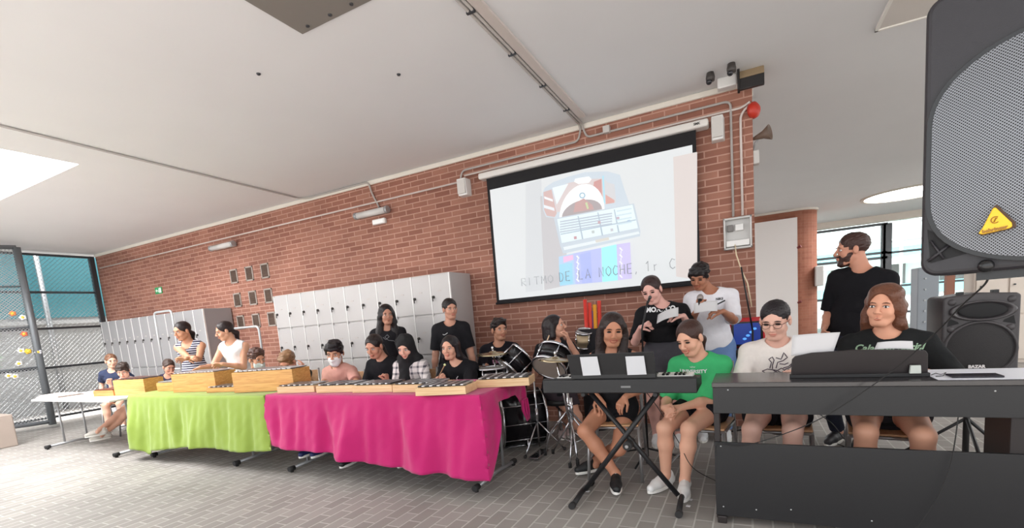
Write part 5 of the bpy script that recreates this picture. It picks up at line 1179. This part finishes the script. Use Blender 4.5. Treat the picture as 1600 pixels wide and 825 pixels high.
# ================================================================ MICROPHONE AND MUSIC STANDS, TELEVISION
def mic_stand(x, y, pts, label, foot=True, mic=None):
    t = empty('microphone_stand', (x, y, 0), label, 'stand'); b = MB(); b.cyl((x, y, .03), pts[0], .009); b.build('pole', blk, t)
    if len(pts) > 1: MB().tube(pts, .007).build('boom', blk, t)
    for a in (20, 140, 260): MB().tube([(x, y, .10), (x+.28*math.cos(R(a)), y+.28*math.sin(R(a)), .012)], .008).build('leg', blk, t)
    if mic is not None:
        d = (Vector(mic[1])-Vector(mic[0])).normalized(); mm = MB().cyl(mic[0], mic[1], .008, .011, n=12).build('microphone', blk, t); MB().ell(Vector(mic[1])+d*.008, (.014, .014, .016), n=14).build('grille_ball', mat('mic_grille', (80, 78, 78), .4, metal=.6), mm)
    return t
p = hit(1003, 520, 3.95); mic_stand(p.x, p.y, [(p.x, p.y, .93), hit(1003, 515, 3.95), hit(1012, 470, 3.93)], 'slim black microphone stand in front of the girl with the white lettering', mic=(hit(1012, 474, 3.93), hit(1015, 466, 3.95)))
p = hit(1176, 520, 4.75); mic_stand(p.x, p.y, [(p.x, p.y, 1.0), hit(1176, 516, 4.75), hit(1158, 417, 4.72)], 'tall thin black stand with angled boom in front of the brick wall end')
p = hit(1062, 515, 3.9); t = empty('music_stand', (p.x, p.y, 0), 'low black music stand between the two seated girls and the singers', 'stand')
pt_ = aty(1165, 517, 4.9)
t = empty('television', (pt_.x, 4.9, .9), 'red framed screen showing a blue picture on the table by the wall end', 'screen')
x0, x1, z0, z1 = aty(1141, 517, 4.9).x, aty(1196, 517, 4.9).x, aty(1165, 541, 4.9).z, aty(1165, 500, 4.9).z
MB().box(x0, x1, 4.9, 4.96, z0-.01, z1+.02).build('frame', mat('tv_red', (206, 30, 38), .35), t, bevel=.012)
MB().box(x0+.01, x1-.02, 4.892, 4.90, z0, z1-.015).build('bezel', blg, t)
MB().box(x0+.03, x1-.04, 4.888, 4.892, z0+.02, z1-.03).build('display', mat('tv_blue', (10, 14, 50), .3, emit=(30, 60, 150), estr=.5), t)
b = MB()
for i in range(7): b.ell((x0+.12+.028*(i % 4), 4.887, z0+.07+.03*(i*5 % 4)), (.018, .002, .012), n=8)
b.build('display_detail', mat('tv_cyan', (60, 120, 200), .3, emit=(90, 160, 240), estr=.7), t)
t = empty('side_table', (.1, 4.9, 0), 'dark side table under the red framed screen', 'table')
MB().box(x0-.12, x1+.25, 4.7, 5.12, z0-.04, z0-.012).build('tabletop', mat('table_dark', (60, 50, 46), .5), t, bevel=.004)
MB().box(x0-.10, x1+.2, 4.72, 4.74, z0-.28, z0-.04).build('apron', blk, t)
for x in (x0-.09, x1+.2):
    for y in (4.74, 5.08): MB().box(x-.015, x+.015, y-.015, y+.015, 0, z0-.04).build('leg', blk, t)
for o in [o for o in bpy.data.objects if o.name.startswith('music_stand') and not o.children]: bpy.data.objects.remove(o)

# ================================================================ PEOPLE (left to right)
def stripe_mat(name, c1, c2, axis, width, duty=.5, c3=None, axis2=None):
    m = bpy.data.materials.new(name); m.use_nodes = True; nt = m.node_tree; b = nt.nodes['Principled BSDF']; b.inputs['Roughness'].default_value = .85
    tc = nt.nodes.new('ShaderNodeTexCoord'); sp = nt.nodes.new('ShaderNodeSeparateXYZ'); nt.links.new(tc.outputs['Object'], sp.inputs[0])
    def band(ax_, off=0, dt=duty):
        a = nt.nodes.new('ShaderNodeMath'); a.operation = 'MULTIPLY_ADD'; a.inputs[1].default_value = 1/width; a.inputs[2].default_value = 50+off; nt.links.new(sp.outputs[ax_], a.inputs[0])
        f = nt.nodes.new('ShaderNodeMath'); f.operation = 'FRACT'; nt.links.new(a.outputs[0], f.inputs[0]); g_ = nt.nodes.new('ShaderNodeMath'); g_.operation = 'LESS_THAN'; g_.inputs[1].default_value = dt; nt.links.new(f.outputs[0], g_.inputs[0]); return g_
    mx = nt.nodes.new('ShaderNodeMix'); mx.data_type = 'RGBA'; mx.inputs[6].default_value = lin(c1); mx.inputs[7].default_value = lin(c2)
    g1 = band(axis)
    if axis2 is not None:
        g2_ = band(axis2); mm = nt.nodes.new('ShaderNodeMath'); mm.operation = 'ADD'; nt.links.new(g1.outputs[0], mm.inputs[0]); nt.links.new(g2_.outputs[0], mm.inputs[1])
        m2 = nt.nodes.new('ShaderNodeMath'); m2.operation = 'MULTIPLY'; m2.inputs[1].default_value = .5; m2.use_clamp = True; nt.links.new(mm.outputs[0], m2.inputs[0]); nt.links.new(m2.outputs[0], mx.inputs[0])
    else: nt.links.new(g1.outputs[0], mx.inputs[0])
    nt.links.new(mx.outputs[2], b.inputs['Base Color']); return m
BLK = (24, 23, 27); TAN = (196, 146, 118); PALE = (218, 172, 152); OLIVE = (176, 128, 100)
def A(x, y, Y): return np.array(aty(x, y, Y))
def FZ(x, y, z=.085): return np.array(atz(x, y, z))
def seat_for(c, label, yawc=None, back=.02, zt=.44):
    h_ = c['hip']; B_ = c['B']; y = yawc if yawc is not None else math.degrees(math.atan2(B_[0], -B_[1]))
    p = h_+B_*(.06-back); return chair(p[0], p[1], R(y), label, 'school chairs', zt=min(zt, h_[2]-.085))
HS = .0075
def G(px, Y): v = A(px, 690, Y); v[2] = .09; return v
p1 = person('light haired boy in navy tee at the far left behind the boy in white', A(174, 564, 3.95), hyaw=78, hpit=4, yaw=50, lean=10, s=.86, hs=.97, skin=(224, 176, 152), hair='short', hairc=(120, 84, 62), shirt=(58, 66, 92), bottom=(60, 64, 76), h=HS, hipz=.53)
seat_for(p1, 'wooden school chair of the boy in navy at the far left')
p2 = person('boy with dark fringe in white tee and pale shoes at the bare white table', A(192, 579, 3.62), hyaw=52, hpit=22, yaw=16, lean=26, s=.84, hs=.97, skin=(222, 172, 148), hair='fringe', hairc=(52, 38, 32), shirt=(232, 232, 234), bottom=(206, 204, 202), leg=.6, h=HS, hipz=.50,
            LF=FZ(156, 683, .085), RF=FZ(132, 690, .085), shoe=(212, 206, 198), shoeyaw=(-10, -14), LA=A(226, 590, 3.50), RA=A(172, 600, 3.45))
seat_for(p2, 'school chair of the boy in white at the bare white table', zt=.41)
p3 = person('small boy in dark navy top leaning on his hand beside the striped girl', A(264, 573, 4.02), hyaw=80, hpit=20, yaw=40, lean=24, s=.80, hs=.93, skin=(205, 150, 126), hair='short', hairc=(74, 58, 52), shirt=(54, 50, 70), h=HS, hipz=.50, LA=A(271, 590, 3.83), lcurl=1.3, lhd=(.2, -.1, 1))
seat_for(p3, 'school chair of the small boy leaning on his hand', zt=.41)
strp = stripe_mat('striped_knit', (44, 42, 66), (214, 214, 228), 2, .030, .42)
p4 = person('girl with low ponytail in navy and white striped tank top standing with folded arms', A(285, 517, 3.80), pose='stand', stature=1.64, s=1.0, hs=1.08, hyaw=6, hpit=12, yaw=32, lean=8, skin=(200, 146, 116), hair='lowpony', hairc=(34, 24, 24), shirt=strp, sleeve=0, stripes='tank', bottom=(38, 34, 44), leg=1.6, h=.006, wide=1.0, neckr=.046,
            LA=A(291, 560, 3.58), RA=A(305, 567, 3.56), lhd=(-1, -.2, -.1), rhd=(1, .1, -.1), lcurl=.7, rcurl=.6, shoe=(60, 60, 66))
p5 = person('girl with tied dark hair in white sleeveless top reaching over the tall instrument box', A(351, 517, 3.74), pose='stand', stature=1.60, s=.98, hs=1.02, hyaw=-22, hpit=14, yaw=22, lean=14, skin=(214, 160, 132), hair='lowpony', hairc=(40, 26, 26), shirt=(240, 238, 240), sleeve=0, bottom=(28, 26, 32), leg=1.6, h=.006, neckr=.046,
            RA=A(313, 574, 3.40), LA=A(348, 569, 3.58), lhd=(-1, -.1, -.1), rhd=(-.8, -.5, -.4), rcurl=.9, shoe=(60, 60, 66))
maskm = mat('mask_white', (236, 236, 238), .8); maskg = mat('mask_pale_grey', (206, 216, 214), .8)
def face_mask(c, m, low=0.):
    hp, hs = c['hp'], c['hs']; HM = c['HM']
    pr = [EL(hp(0, .030, -.040-low), np.array((.065, .070, .078))*hs, HM, .01), EL(hp(0, .060, -.088-low*.5), np.array((.034, .032, .028))*hs, HM, .02), EL(hp(0, .062, -.094), np.array((.042, .036, .030))*hs, HM, .02), RC(hp(0, .09, -.04-low), hp(0, .108, -.046-low), .014*hs, .012*hs, .03)]
    up_ = HM[:, 2]; fw_ = HM[:, 1]
    o = blob('face_mask', pr, .005, m, c['root'], planes=[(hp(0, .03, -.018-low), up_), (hp(0, .035, 0), -fw_), (hp(0, 0, -.124), -up_)])
    b = MB()
    for q_ in (1, -1): b.tube([hp(.058*q_, .045, -.03-low), hp(.077*q_, .01, -.012), hp(.082*q_, -.015, .0)], .0016, 5); b.tube([hp(.05*q_, .05, -.085-low*.5), hp(.075*q_, .01, -.035), hp(.08*q_, -.018, -.02)], .0016, 5)
    b.build('ear_loop', m, o)
p6 = person('boy with curly brown hair, lowered pale mask and light green t-shirt', A(401, 561, 3.80), hyaw=86, hpit=10, yaw=34, lean=20, s=.88, hs=1.08, skin=(206, 152, 124), hair='curly', hairc=(78, 50, 42), shirt=(196, 210, 196), h=.006, mouth='none', RA=A(376, 596, 3.50), LA=A(430, 600, 3.5), wide=1.05)
face_mask(p6, maskg, .012); seat_for(p6, 'school chair of the curly haired boy in light green')
p7 = person('light haired boy in dark green tee with a hand on his ear', A(450, 565, 3.88), hyaw=18, hpit=34, yaw=30, lean=22, s=.88, hs=1.08, skin=(222, 160, 136), hair='tuft', hairc=(142, 106, 74), shirt=(62, 66, 60), h=.006, LA=A(474, 577, 3.72), lhd=(-.2, .1, 1), lcurl=.5, RA=A(430, 600, 3.55), eyes='shut')
seat_for(p7, 'school chair of the boy in dark green')
p8 = person('boy with black fringe, white mask and dusty pink t-shirt behind the pink table', A(523, 551, 3.72), hyaw=28, hpit=14, yaw=8, lean=2, s=.93, hs=1.12, skin=(206, 152, 124), hair='fringe', hairc=(30, 22, 26), shirt=(216, 162, 150), h=.0055, mouth='none', wide=1.10, RA=A(505, 600, 3.5), LA=A(552, 600, 3.5), shoe=(30, 40, 90), LF=FZ(487, 730), RF=FZ(470, 728), bottom=(70, 72, 90))
face_mask(p8, maskm, .004); seat_for(p8, 'school chair of the boy in dusty pink')
p9 = person('girl with hair pulled back in plain black t-shirt, raising a fist, behind the pink table', A(585, 541, 3.74), hyaw=8, hpit=20, yaw=6, lean=2, s=.95, hs=1.04, skin=(196, 142, 118), hair='pulled', hairc=(34, 24, 24), shirt=BLK, h=.0055, sleeve=.55, wide=1.08, nbo=(.035, -.01), RA=A(560, 605, 3.5), LA=A(606, 598, 3.55), lhd=(-.05, -.1, 1), lcurl=1.5, shoe=(28, 28, 30), LF=FZ(566, 738), RF=FZ(545, 722), bottom=(40, 40, 50), leg=1.5)
seat_for(p9, 'school chair of the girl with pulled back hair')
p10 = person('girl with long wavy black hair in black t-shirt standing before the lockers', A(604, 492, 4.32), pose='stand', stature=1.575, s=.96, hs=.98, hyaw=52, hpit=2, yaw=34, lean=1, skin=(190, 138, 116), hair='longwave', hairc=(28, 20, 22), shirt=(30, 28, 32), h=.006, bottom=(34, 34, 42), leg=1.6)
p11 = person('girl in black headscarf and black and white checked shirt', A(634, 542, 3.74), hyaw=16, hpit=20, yaw=6, lean=2, s=.93, hs=1.02, skin=(220, 170, 150), hair='none', shirt=stripe_mat('check_shirt', (226, 218, 216), (84, 80, 88), 2, .062, .34, axis2=0), sleeve=1.5, h=.0055, RA=A(612, 602, 3.5), LA=A(650, 603, 3.5), bottom=(60, 62, 74), leg=1.6, LF=FZ(676, 732), RF=FZ(640, 724), shoe=(228, 208, 206), mouth='closed')
def hijab(c):
    hp, hs, HM, nb, T, Bt, Lf = (c[k] for k in ('hp', 'hs', 'HM', 'nb', 'T', 'Bt', 'Lf')); m = mat('scarf_black', (20, 19, 22), .85, noise=.1, bump=.3, bscale=30)
    pr = [EL(hp(0, -.014, .036), np.array((.090, .108, .094))*hs, HM, .02), RC(hp(0, -.02, -.05), nb+T*.01, .088*hs, .085, .04), RC(hp(0, .02, -.10), nb+Bt*.02-T*.01, .070*hs, .095, .04),
          RC(nb+Lf*.09-T*.0, nb-Lf*.09-T*.0, .055, .055, .05), RC(nb+Bt*.07-T*.02, nb+Bt*.11-T*.30-Lf*.02, .060, .045, .03, Bt, 1.5), RC(nb+Bt*.07-T*.02-Lf*.04, nb+Bt*.10-T*.32-Lf*.07, .045, .040, .03, Bt, 1.5),
          EL(hp(0, .112, -.020), np.array((.052, .080, .078))*hs, HM, .010, 's')]
    o = blob('headscarf', pr, .0055, m, c['root'], disp=wob(.005, 48, 3))
hijab(p11); seat_for(p11, 'school chair of the girl in the headscarf')
p12 = person('girl with long straight black hair in black tee holding a mallet', A(703, 543, 3.82), hyaw=10, hpit=4, yaw=10, lean=10, s=.96, hs=1.0, skin=(212, 160, 136), hair='longback', nbo=(.04, -.01), hairc=(26, 19, 22), shirt=BLK, h=.0055, sleeve=.6, RA=A(684, 592, 3.50), LA=A(709, 597, 3.50), rhd=(.6, -.3, .3), lhd=(-.8, -.3, .1), rcurl=1.3, lcurl=1.2, bottom=(40, 40, 50))
seat_for(p12, 'school chair of the girl holding the mallet')
chest(p12, shape=strokes([[(.02, .0), (.0, -.02), (.005, -.05), (.04, -.07), (.06, -.10), (.05, -.13), (.02, -.14), (.015, -.11), (.045, -.10), (.075, -.12)]], .006), dy=-.12, m=mat('print_white', (226, 226, 228), .7), dx=.01, name='line_print')
p13 = person('boy in black v-neck tee standing before the right end of the lockers', A(703, 483, 4.25), pose='stand', stature=1.56, s=.93, hs=.94, hyaw=54, hpit=2, yaw=30, lean=1, skin=(196, 144, 122), hair='short', hairc=(26, 20, 20), shirt=(28, 27, 31), h=.006, bottom=(34, 34, 42), leg=.9, sleeve=.55)
chest(p13, shape=strokes([[(-.028, .002), (-.022, -.006), (-.012, -.007), (.004, .0), (.024, .012)]], .005), dy=-.12, dx=-.055, m=mat('print_white', (226, 226, 228), .7), name='logo')
chest(p10, shape=strokes([[(-.05, .02), (-.02, -.01), (.02, .02), (.0, .045), (-.03, .02), (.01, -.02), (.06, -.03), (.09, -.045)]], .004), dy=-.13, dx=.0, m=mat('print_grey', (150, 150, 154), .7), name='line_print')
p14 = person('smiling boy in black lettered tee sitting at the drums', A(780, 515, 4.62), hyaw=52, hpit=0, yaw=20, lean=4, s=.95, hs=1.04, skin=(196, 142, 116), hair='tuft', hairc=(34, 24, 24), shirt=(28, 25, 32), h=.0055, mouth='smile', RA=A(757, 575, 4.30), LA=A(818, 590, 4.35), wide=1.12, sleeve=.55, bottom=(50, 54, 70), rcurl=1.3, lcurl=1.3)
chest(p14, 'BACK', .060, dy=-.12, m=mat('print_white', (226, 226, 228), .7), bold=.002, name='lettering'); chest(p14, 'NOW', .060, dy=-.19, m=mat('print_pink', (220, 150, 180), .7), bold=.002, name='lettering')
t = empty('drum_stool', (p14['hip'][0], p14['hip'][1], 0), 'round black stool under the drumming boy', 'stool'); hz = p14['hip'][2]-.10; hx, hy = p14['hip'][:2]
MB().lathe([(0, 0), (.15, 0), (.16, -.02), (.15, -.05), (0, -.05)], (hx, hy, hz), n=24).build('seat', blk, t); MB().cyl((hx, hy, .1), (hx, hy, hz-.05), .018).build('pole', chr_, t)
for a in (0, 120, 240): MB().tube([(hx, hy, .2), (hx+.22*math.cos(R(a)), hy+.22*math.sin(R(a)), .012)], .01).build('leg', chr_, t)
p15 = person('girl at the drums looking right with a hand at her chin', A(867, 510, 4.42), hyaw=92, hpit=-8, yaw=20, lean=2, s=.93, hs=1.02, skin=(212, 158, 134), hair='longback', hairc=(32, 22, 24), shirt=BLK, h=.0055, sleeve=.6, RF=FZ(878, 668), LA=A(889, 533, 4.20), lhd=(-.25, .0, 1), lcurl=.9, RA=A(842, 562, 4.18), rcurl=1.4, rhd=(.15, -.3, .8), bottom=(60, 50, 56), leg=.5, LF=FZ(890, 665), shoe=(226, 206, 204))
t = empty('drum_stool', (p15['hip'][0], p15['hip'][1], 0), 'round black stool under the girl drummer', 'stool'); hz = p15['hip'][2]-.10; hx, hy = p15['hip'][:2]
MB().lathe([(0, 0), (.15, 0), (.16, -.02), (.15, -.05), (0, -.05)], (hx, hy, hz), n=24).build('seat', blk, t); MB().cyl((hx, hy, .1), (hx, hy, hz-.05), .018).build('pole', chr_, t)
for a in (0, 120, 240): MB().tube([(hx, hy, .2), (hx+.22*math.cos(R(a)), hy+.22*math.sin(R(a)), .012)], .01).build('leg', chr_, t)
p16 = person('smiling girl in black sleeveless top and black shoes behind the keyboard', A(957, 515, 3.52), hyaw=20, hpit=10, hroll=-4, yaw=6, lean=8, s=.95, hs=1.10, skin=(190, 132, 104), hair='long', hairc=(40, 26, 24), shirt=BLK, sleeve=0, h=.0045, mouth='smile', eyes='shut', hipz=.52, LF=FZ(932, 718, .10), RF=FZ(962, 740, .10), shoeyaw=(-40, 14), shoe=(26, 26, 28), bottom=(24, 23, 27), leg=.38,
             splay=.9, RA=A(934, 621, 3.46), LA=A(977, 620, 3.46), rhd=(.45, -.5, -.6), lhd=(-.35, -.5, -.6), rcurl=.5, lcurl=.5, rpn=(0, .4, -1), lpn=(0, .4, -1))
seat_for(p16, 'wooden seated school chair of the smiling keyboard girl')
p17 = person('girl in green tee, black shorts and white sneakers beside the keyboard', A(1078, 528, 3.50), hyaw=-26, hpit=20, hroll=6, yaw=-8, lean=10, s=.93, hs=1.05, skin=(222, 168, 142), hair='lowpony', hairc=(62, 38, 32), shirt=(66, 178, 112), sleeve=.62, h=.0045, mouth='smile', eyes='shut', hipz=.52, LF=FZ(1070, 750, .09), RF=FZ(1040, 742, .09), shoeyaw=(2, -28), shoe=(226, 224, 222), bottom=(26, 25, 30), leg=.42, wide=1.08,
             LA=A(1063, 637, 3.36), RA=A(1037, 637, 3.36), lhd=(-1, -.2, -.2), rhd=(.8, -.3, -.3), lcurl=.8, rcurl=.8)
seat_for(p17, 'school chair of the girl in the green t-shirt')
chest(p17, 'UNIVERSITY', .034, dy=-.085, dx=-.02, m=mat('print_white', (226, 226, 228), .7), bold=.0012, name='lettering'); chest(p17, 'NEW', .016, dy=-.055, dx=-.02, m=mat('print_white', (226, 226, 228), .7), name='lettering')
p18 = person('girl in black tee with white city lettering reading a sheet', A(1018, 453, 4.35), pose='stand', stature=1.58, s=.98, hs=1.05, hyaw=-6, hpit=20, hroll=8, yaw=8, lean=6, skin=(224, 172, 160), hair='lowpony', hairc=(52, 34, 34), shirt=(24, 23, 26), sleeve=.62, h=.005, mouth='open', eyes='shut', bottom=(74, 72, 78), leg=.42, wide=1.12, nbo=(.045, 0), LA=A(1068, 494, 4.08), lhd=(-.9, -.3, .2), lcurl=1.0, RA=A(1001, 512, 4.12), rhd=(.6, -.3, .3), rcurl=1.3, hem=-.24)
chest(p18, 'MONACO', .054, dy=-.035, dx=-.012, m=mat('print_white', (226, 226, 228), .7), bold=.003, name='lettering')
p19 = person('boy in white tee and jeans holding a microphone and a sheet', A(1093, 432, 4.60), pose='stand', stature=1.65, s=1.0, hs=.99, hyaw=-14, hpit=24, hroll=-4, yaw=2, lean=4, skin=(170, 114, 88), hair='fringe', hairc=(24, 18, 20), shirt=(236, 234, 240), sleeve=.65, h=.005, mouth='smile', eyes='shut', bottom=(112, 142, 190), leg=1.6, wide=1.10, RA=A(1090, 484, 4.33), rhd=(.1, -.2, .9), rcurl=1.4, nbo=(.07, 0), LA=A(1130, 487, 4.28), lhd=(-1, -.25, .1), lcurl=1.0, hem=.06)
chest(p19, 'NIKE', .028, dy=-.085, dx=.075, m=mat('print_black', (34, 32, 36), .7), bold=.001, name='lettering'); chest(p19, shape=strokes([[(-.05, .0), (-.043, -.014), (-.025, -.016), (.0, -.006), (.045, .014)]], .012), dy=-.115, dx=.075, m=mat('print_black', (34, 32, 36), .7), name='logo')
p20 = person('boy with glasses in white printed tee at the piano', A(1211, 500, 3.50), hyaw=-14, hpit=16, yaw=-4, lean=8, s=.96, hs=1.08, skin=(222, 174, 156), hair='buzz', hairc=(28, 22, 26), shirt=(236, 228, 222), sleeve=.62, h=.0045, mouth='closed', eyes='shut', hipz=.53, RA=A(1167, 597, 3.3), LA=A(1246, 592, 3.3), bottom=(30, 28, 32), leg=.4, wide=1.16, RF=G(1166, 3.22), LF=G(1236, 3.22), shoe=(60, 60, 66))
def glasses(c):
    hp, hs = c['hp'], c['hs']; t = empty('glasses', tuple(hp(0, .09, 0)), 'thin dark rimmed glasses worn by the boy at the piano', 'glasses'); m = mat('glasses_dark', (60, 36, 34), .3)
    for q_ in (1, -1):
        b = MB(); b.tube([hp(q_*(.031+.023*math.cos(a*math.pi/8)), .101-.004*abs(math.cos(a*math.pi/8)), -.003+.017*math.sin(a*math.pi/8)) for a in range(17)], .0016, 5); b.build('rim', m, t)
        MB().tube([hp(q_*.054, .097, .002), hp(q_*.080, .05, .006), hp(q_*.083, -.01, .004)], .0016, 5).build('temple', m, t)
    MB().tube([hp(-.009, .101, .0), hp(0, .106, .004), hp(.009, .101, .0)], .0016, 5).build('bridge', m, t)
glasses(p20); seat_for(p20, 'school chair of the boy with glasses')
chest(p20, shape=strokes([[(-.09, -.06), (-.06, -.045), (-.03, -.05), (.0, -.055), (-.03, -.075), (-.07, -.072), (-.09, -.06)], [(-.03, -.05), (.02, -.085), (.06, -.09)], [(-.045, -.04), (-.035, .0), (-.05, .02), (-.03, .035), (-.02, .015), (-.03, -.02), (-.03, -.045)], [(-.01, .03), (.02, .02), (.035, .06), (.055, .03), (.03, .01), (.0, .0), (-.01, -.04)], [(.03, -.04), (.06, -.03), (.09, .0), (.07, -.035), (.04, -.05)], [(.0, -.055), (.02, -.04), (.04, -.055), (.02, -.07), (.0, -.06)], [(.055, -.05), (.06, -.062), (.07, -.055), (.06, -.048)], [(.01, -.01), (.04, -.015), (.06, -.005)]], .006), dy=-.115, dx=-.0, m=mat('print_plum', (74, 58, 70), .7), name='sketch_print')
p21 = person('teenager with long wavy brown hair in black tee at the piano', A(1381, 478, 3.50), hyaw=-26, hpit=0, hroll=-5, yaw=-8, lean=6, s=1.0, hs=1.06, skin=(222, 162, 134), hair='longwave', hairc=(104, 64, 46), shirt=(30, 31, 32), sleeve=.72, h=.0045, mouth='open', hipz=.54, LA=A(1432, 580, 3.26), lhd=(-1, -.15, 0), lcurl=.5, lpn=(0, 0, -1), RA=A(1345, 596, 3.3), bottom=(50, 48, 52), leg=.28, wide=1.12, RF=G(1350, 3.20), LF=G(1446, 3.20), shoe=(60, 60, 66), lpole=(.8, .55, -.22), nbo=(.02, 0))
seat_for(p21, 'orange wooden school chair of the teenager at the piano')
chest(p21, 'Calabash Social', .052, dy=-.080, m=mat('print_green', (150, 180, 150), .7), font_shear=.35, bold=.0015, name='script_lettering')
p22 = person('bearded man in black t-shirt standing behind the piano, looking left', A(1331, 390, 4.72), pose='stand', stature=1.73, s=1.03, hs=1.10, hyaw=-84, hpit=0, yaw=-30, lean=-4, side=8, skin=(200, 142, 118), hair='short', hairc=(62, 38, 32), shirt=(22, 21, 25), sleeve=.62, h=.0055, mouth='closed', nbo=(.05, .0), RA=A(1288, 512, 4.62), bottom=(40, 42, 54), leg=1.6, wide=1.12, neckr=.060, torso=1.05, shoe=(40, 38, 42))
def beard(c):
    hp, hs, HM = c['hp'], c['hs'], c['HM']
    pr = [EL(hp(0, .028, -.036), np.array((.062, .062, .083))*hs, HM, .01), EL(hp(0, .062, -.098), np.array((.034, .030, .026))*hs, HM, .02), EL(hp(0, .096, -.044), np.array((.024, .010, .006))*hs, HM, .006), EL(hp(0, .112, -.005), np.array((.040, .060, .038))*hs, HM, .01, 's'), EL(hp(0, .105, -.061), np.array((.019, .02, .007))*hs, HM, .004, 's')]
    blob('beard', pr, .005, c['hm'], c['root'], planes=[(hp(0, .03, -.022), nrm(HM[:, 2]*1.0+HM[:, 1]*.25)), (hp(0, .0, 0), -HM[:, 1])], disp=curls(.002, 160, np.array(hp(0, 0, 0)), 2))
beard(p22)
# ================================================================ THINGS HELD
def mallet(a, b_, label, ball=.011, stick=mat('mallet_stick', (170, 132, 96), .5), head_=mat('mallet_head', (214, 222, 160), .5), name='mallet'):
    a = Vector(a); b_ = Vector(b_); t = empty(name, tuple(a), label, name); MB().cyl(a, b_, .0042, n=8).build('stick', stick, t); MB().ell(b_, (ball, ball, ball), n=12).build('head', head_, t)
w12 = Vector(p12['arms'][-1][1])
mallet(w12+Vector((.04, -.07, .0)), A(695, 570, 3.40), 'mallet with pale yellow head held up by the girl with long black hair')
mallet(A(352, 575, 3.38), A(322, 581, 3.30), 'thin mallet in the hands of the girl in the white top', ball=.009)
b = MB(); a_ = A(842, 563, 4.10); c_ = A(858, 524, 4.02); b.cyl(A(836, 580, 4.13), c_, .0075, .005, n=8); o = b.build('drumstick', mat('drumstick_wood', (222, 186, 150), .5)); tag(o, 'pale wooden drumstick held upright by the girl drummer', 'drumstick')
sheet('sheet', ((1026, 506), (1060, 494), (1060, 480), (1028, 492)), (4.02, 3.98, 4.04, 4.06), 'curved white sheet held by the girl with white lettering', bend=.02)
sheet('sheet', ((1084, 490), (1121, 486), (1121, 470), (1084, 474)), (4.21, 4.21, 4.26, 4.26), 'white lyric sheet held by the boy in white t-shirt', bend=.01)
t = empty('microphone', tuple(A(1092, 478, 4.24)), 'dark microphone with round grille held by the boy in white t-shirt', 'microphone')
MB().cyl(A(1092, 482, 4.24), A(1094, 468, 4.28), .012, .018, n=12).build('handle', blk, t); MB().ell(A(1094, 465, 4.29), (.027, .027, .030), n=14).build('grille_ball', mat('mic_grille_pale', (150, 140, 136), .4, metal=.5), t)
o = MB().box(.80, 1.29, 2.875, 3.22, .8335, .8345).build('glare_sheet', mat('glare_white', (238, 240, 248), .4)); tag(o, 'bright white sheet standing for glare on the right end of the piano top', 'paper')  # thin white layer imitating the glare on the black piano top
for px, py, lb in ((918, 768, 'white scrap of paper on the paving near the left foot of the keyboard stand'), (1051, 768, 'white scrap of paper beside the white sneakers'), (1078, 781, 'upper white scrap of paper beside the right stand foot'), (1075, 791, 'lowest white scrap of paper beside the right stand foot')):
    c = atz(px, py, 0); o = MB().prism([(c.x-.012, c.y-.010, .001), (c.x+.012, c.y-.014, .001), (c.x+.016, c.y+.008, .001), (c.x-.008, c.y+.014, .001)], (0, 0, .004)).build('paper_scrap', papw); tag(o, lb, 'paper', 'paper scraps on the floor')
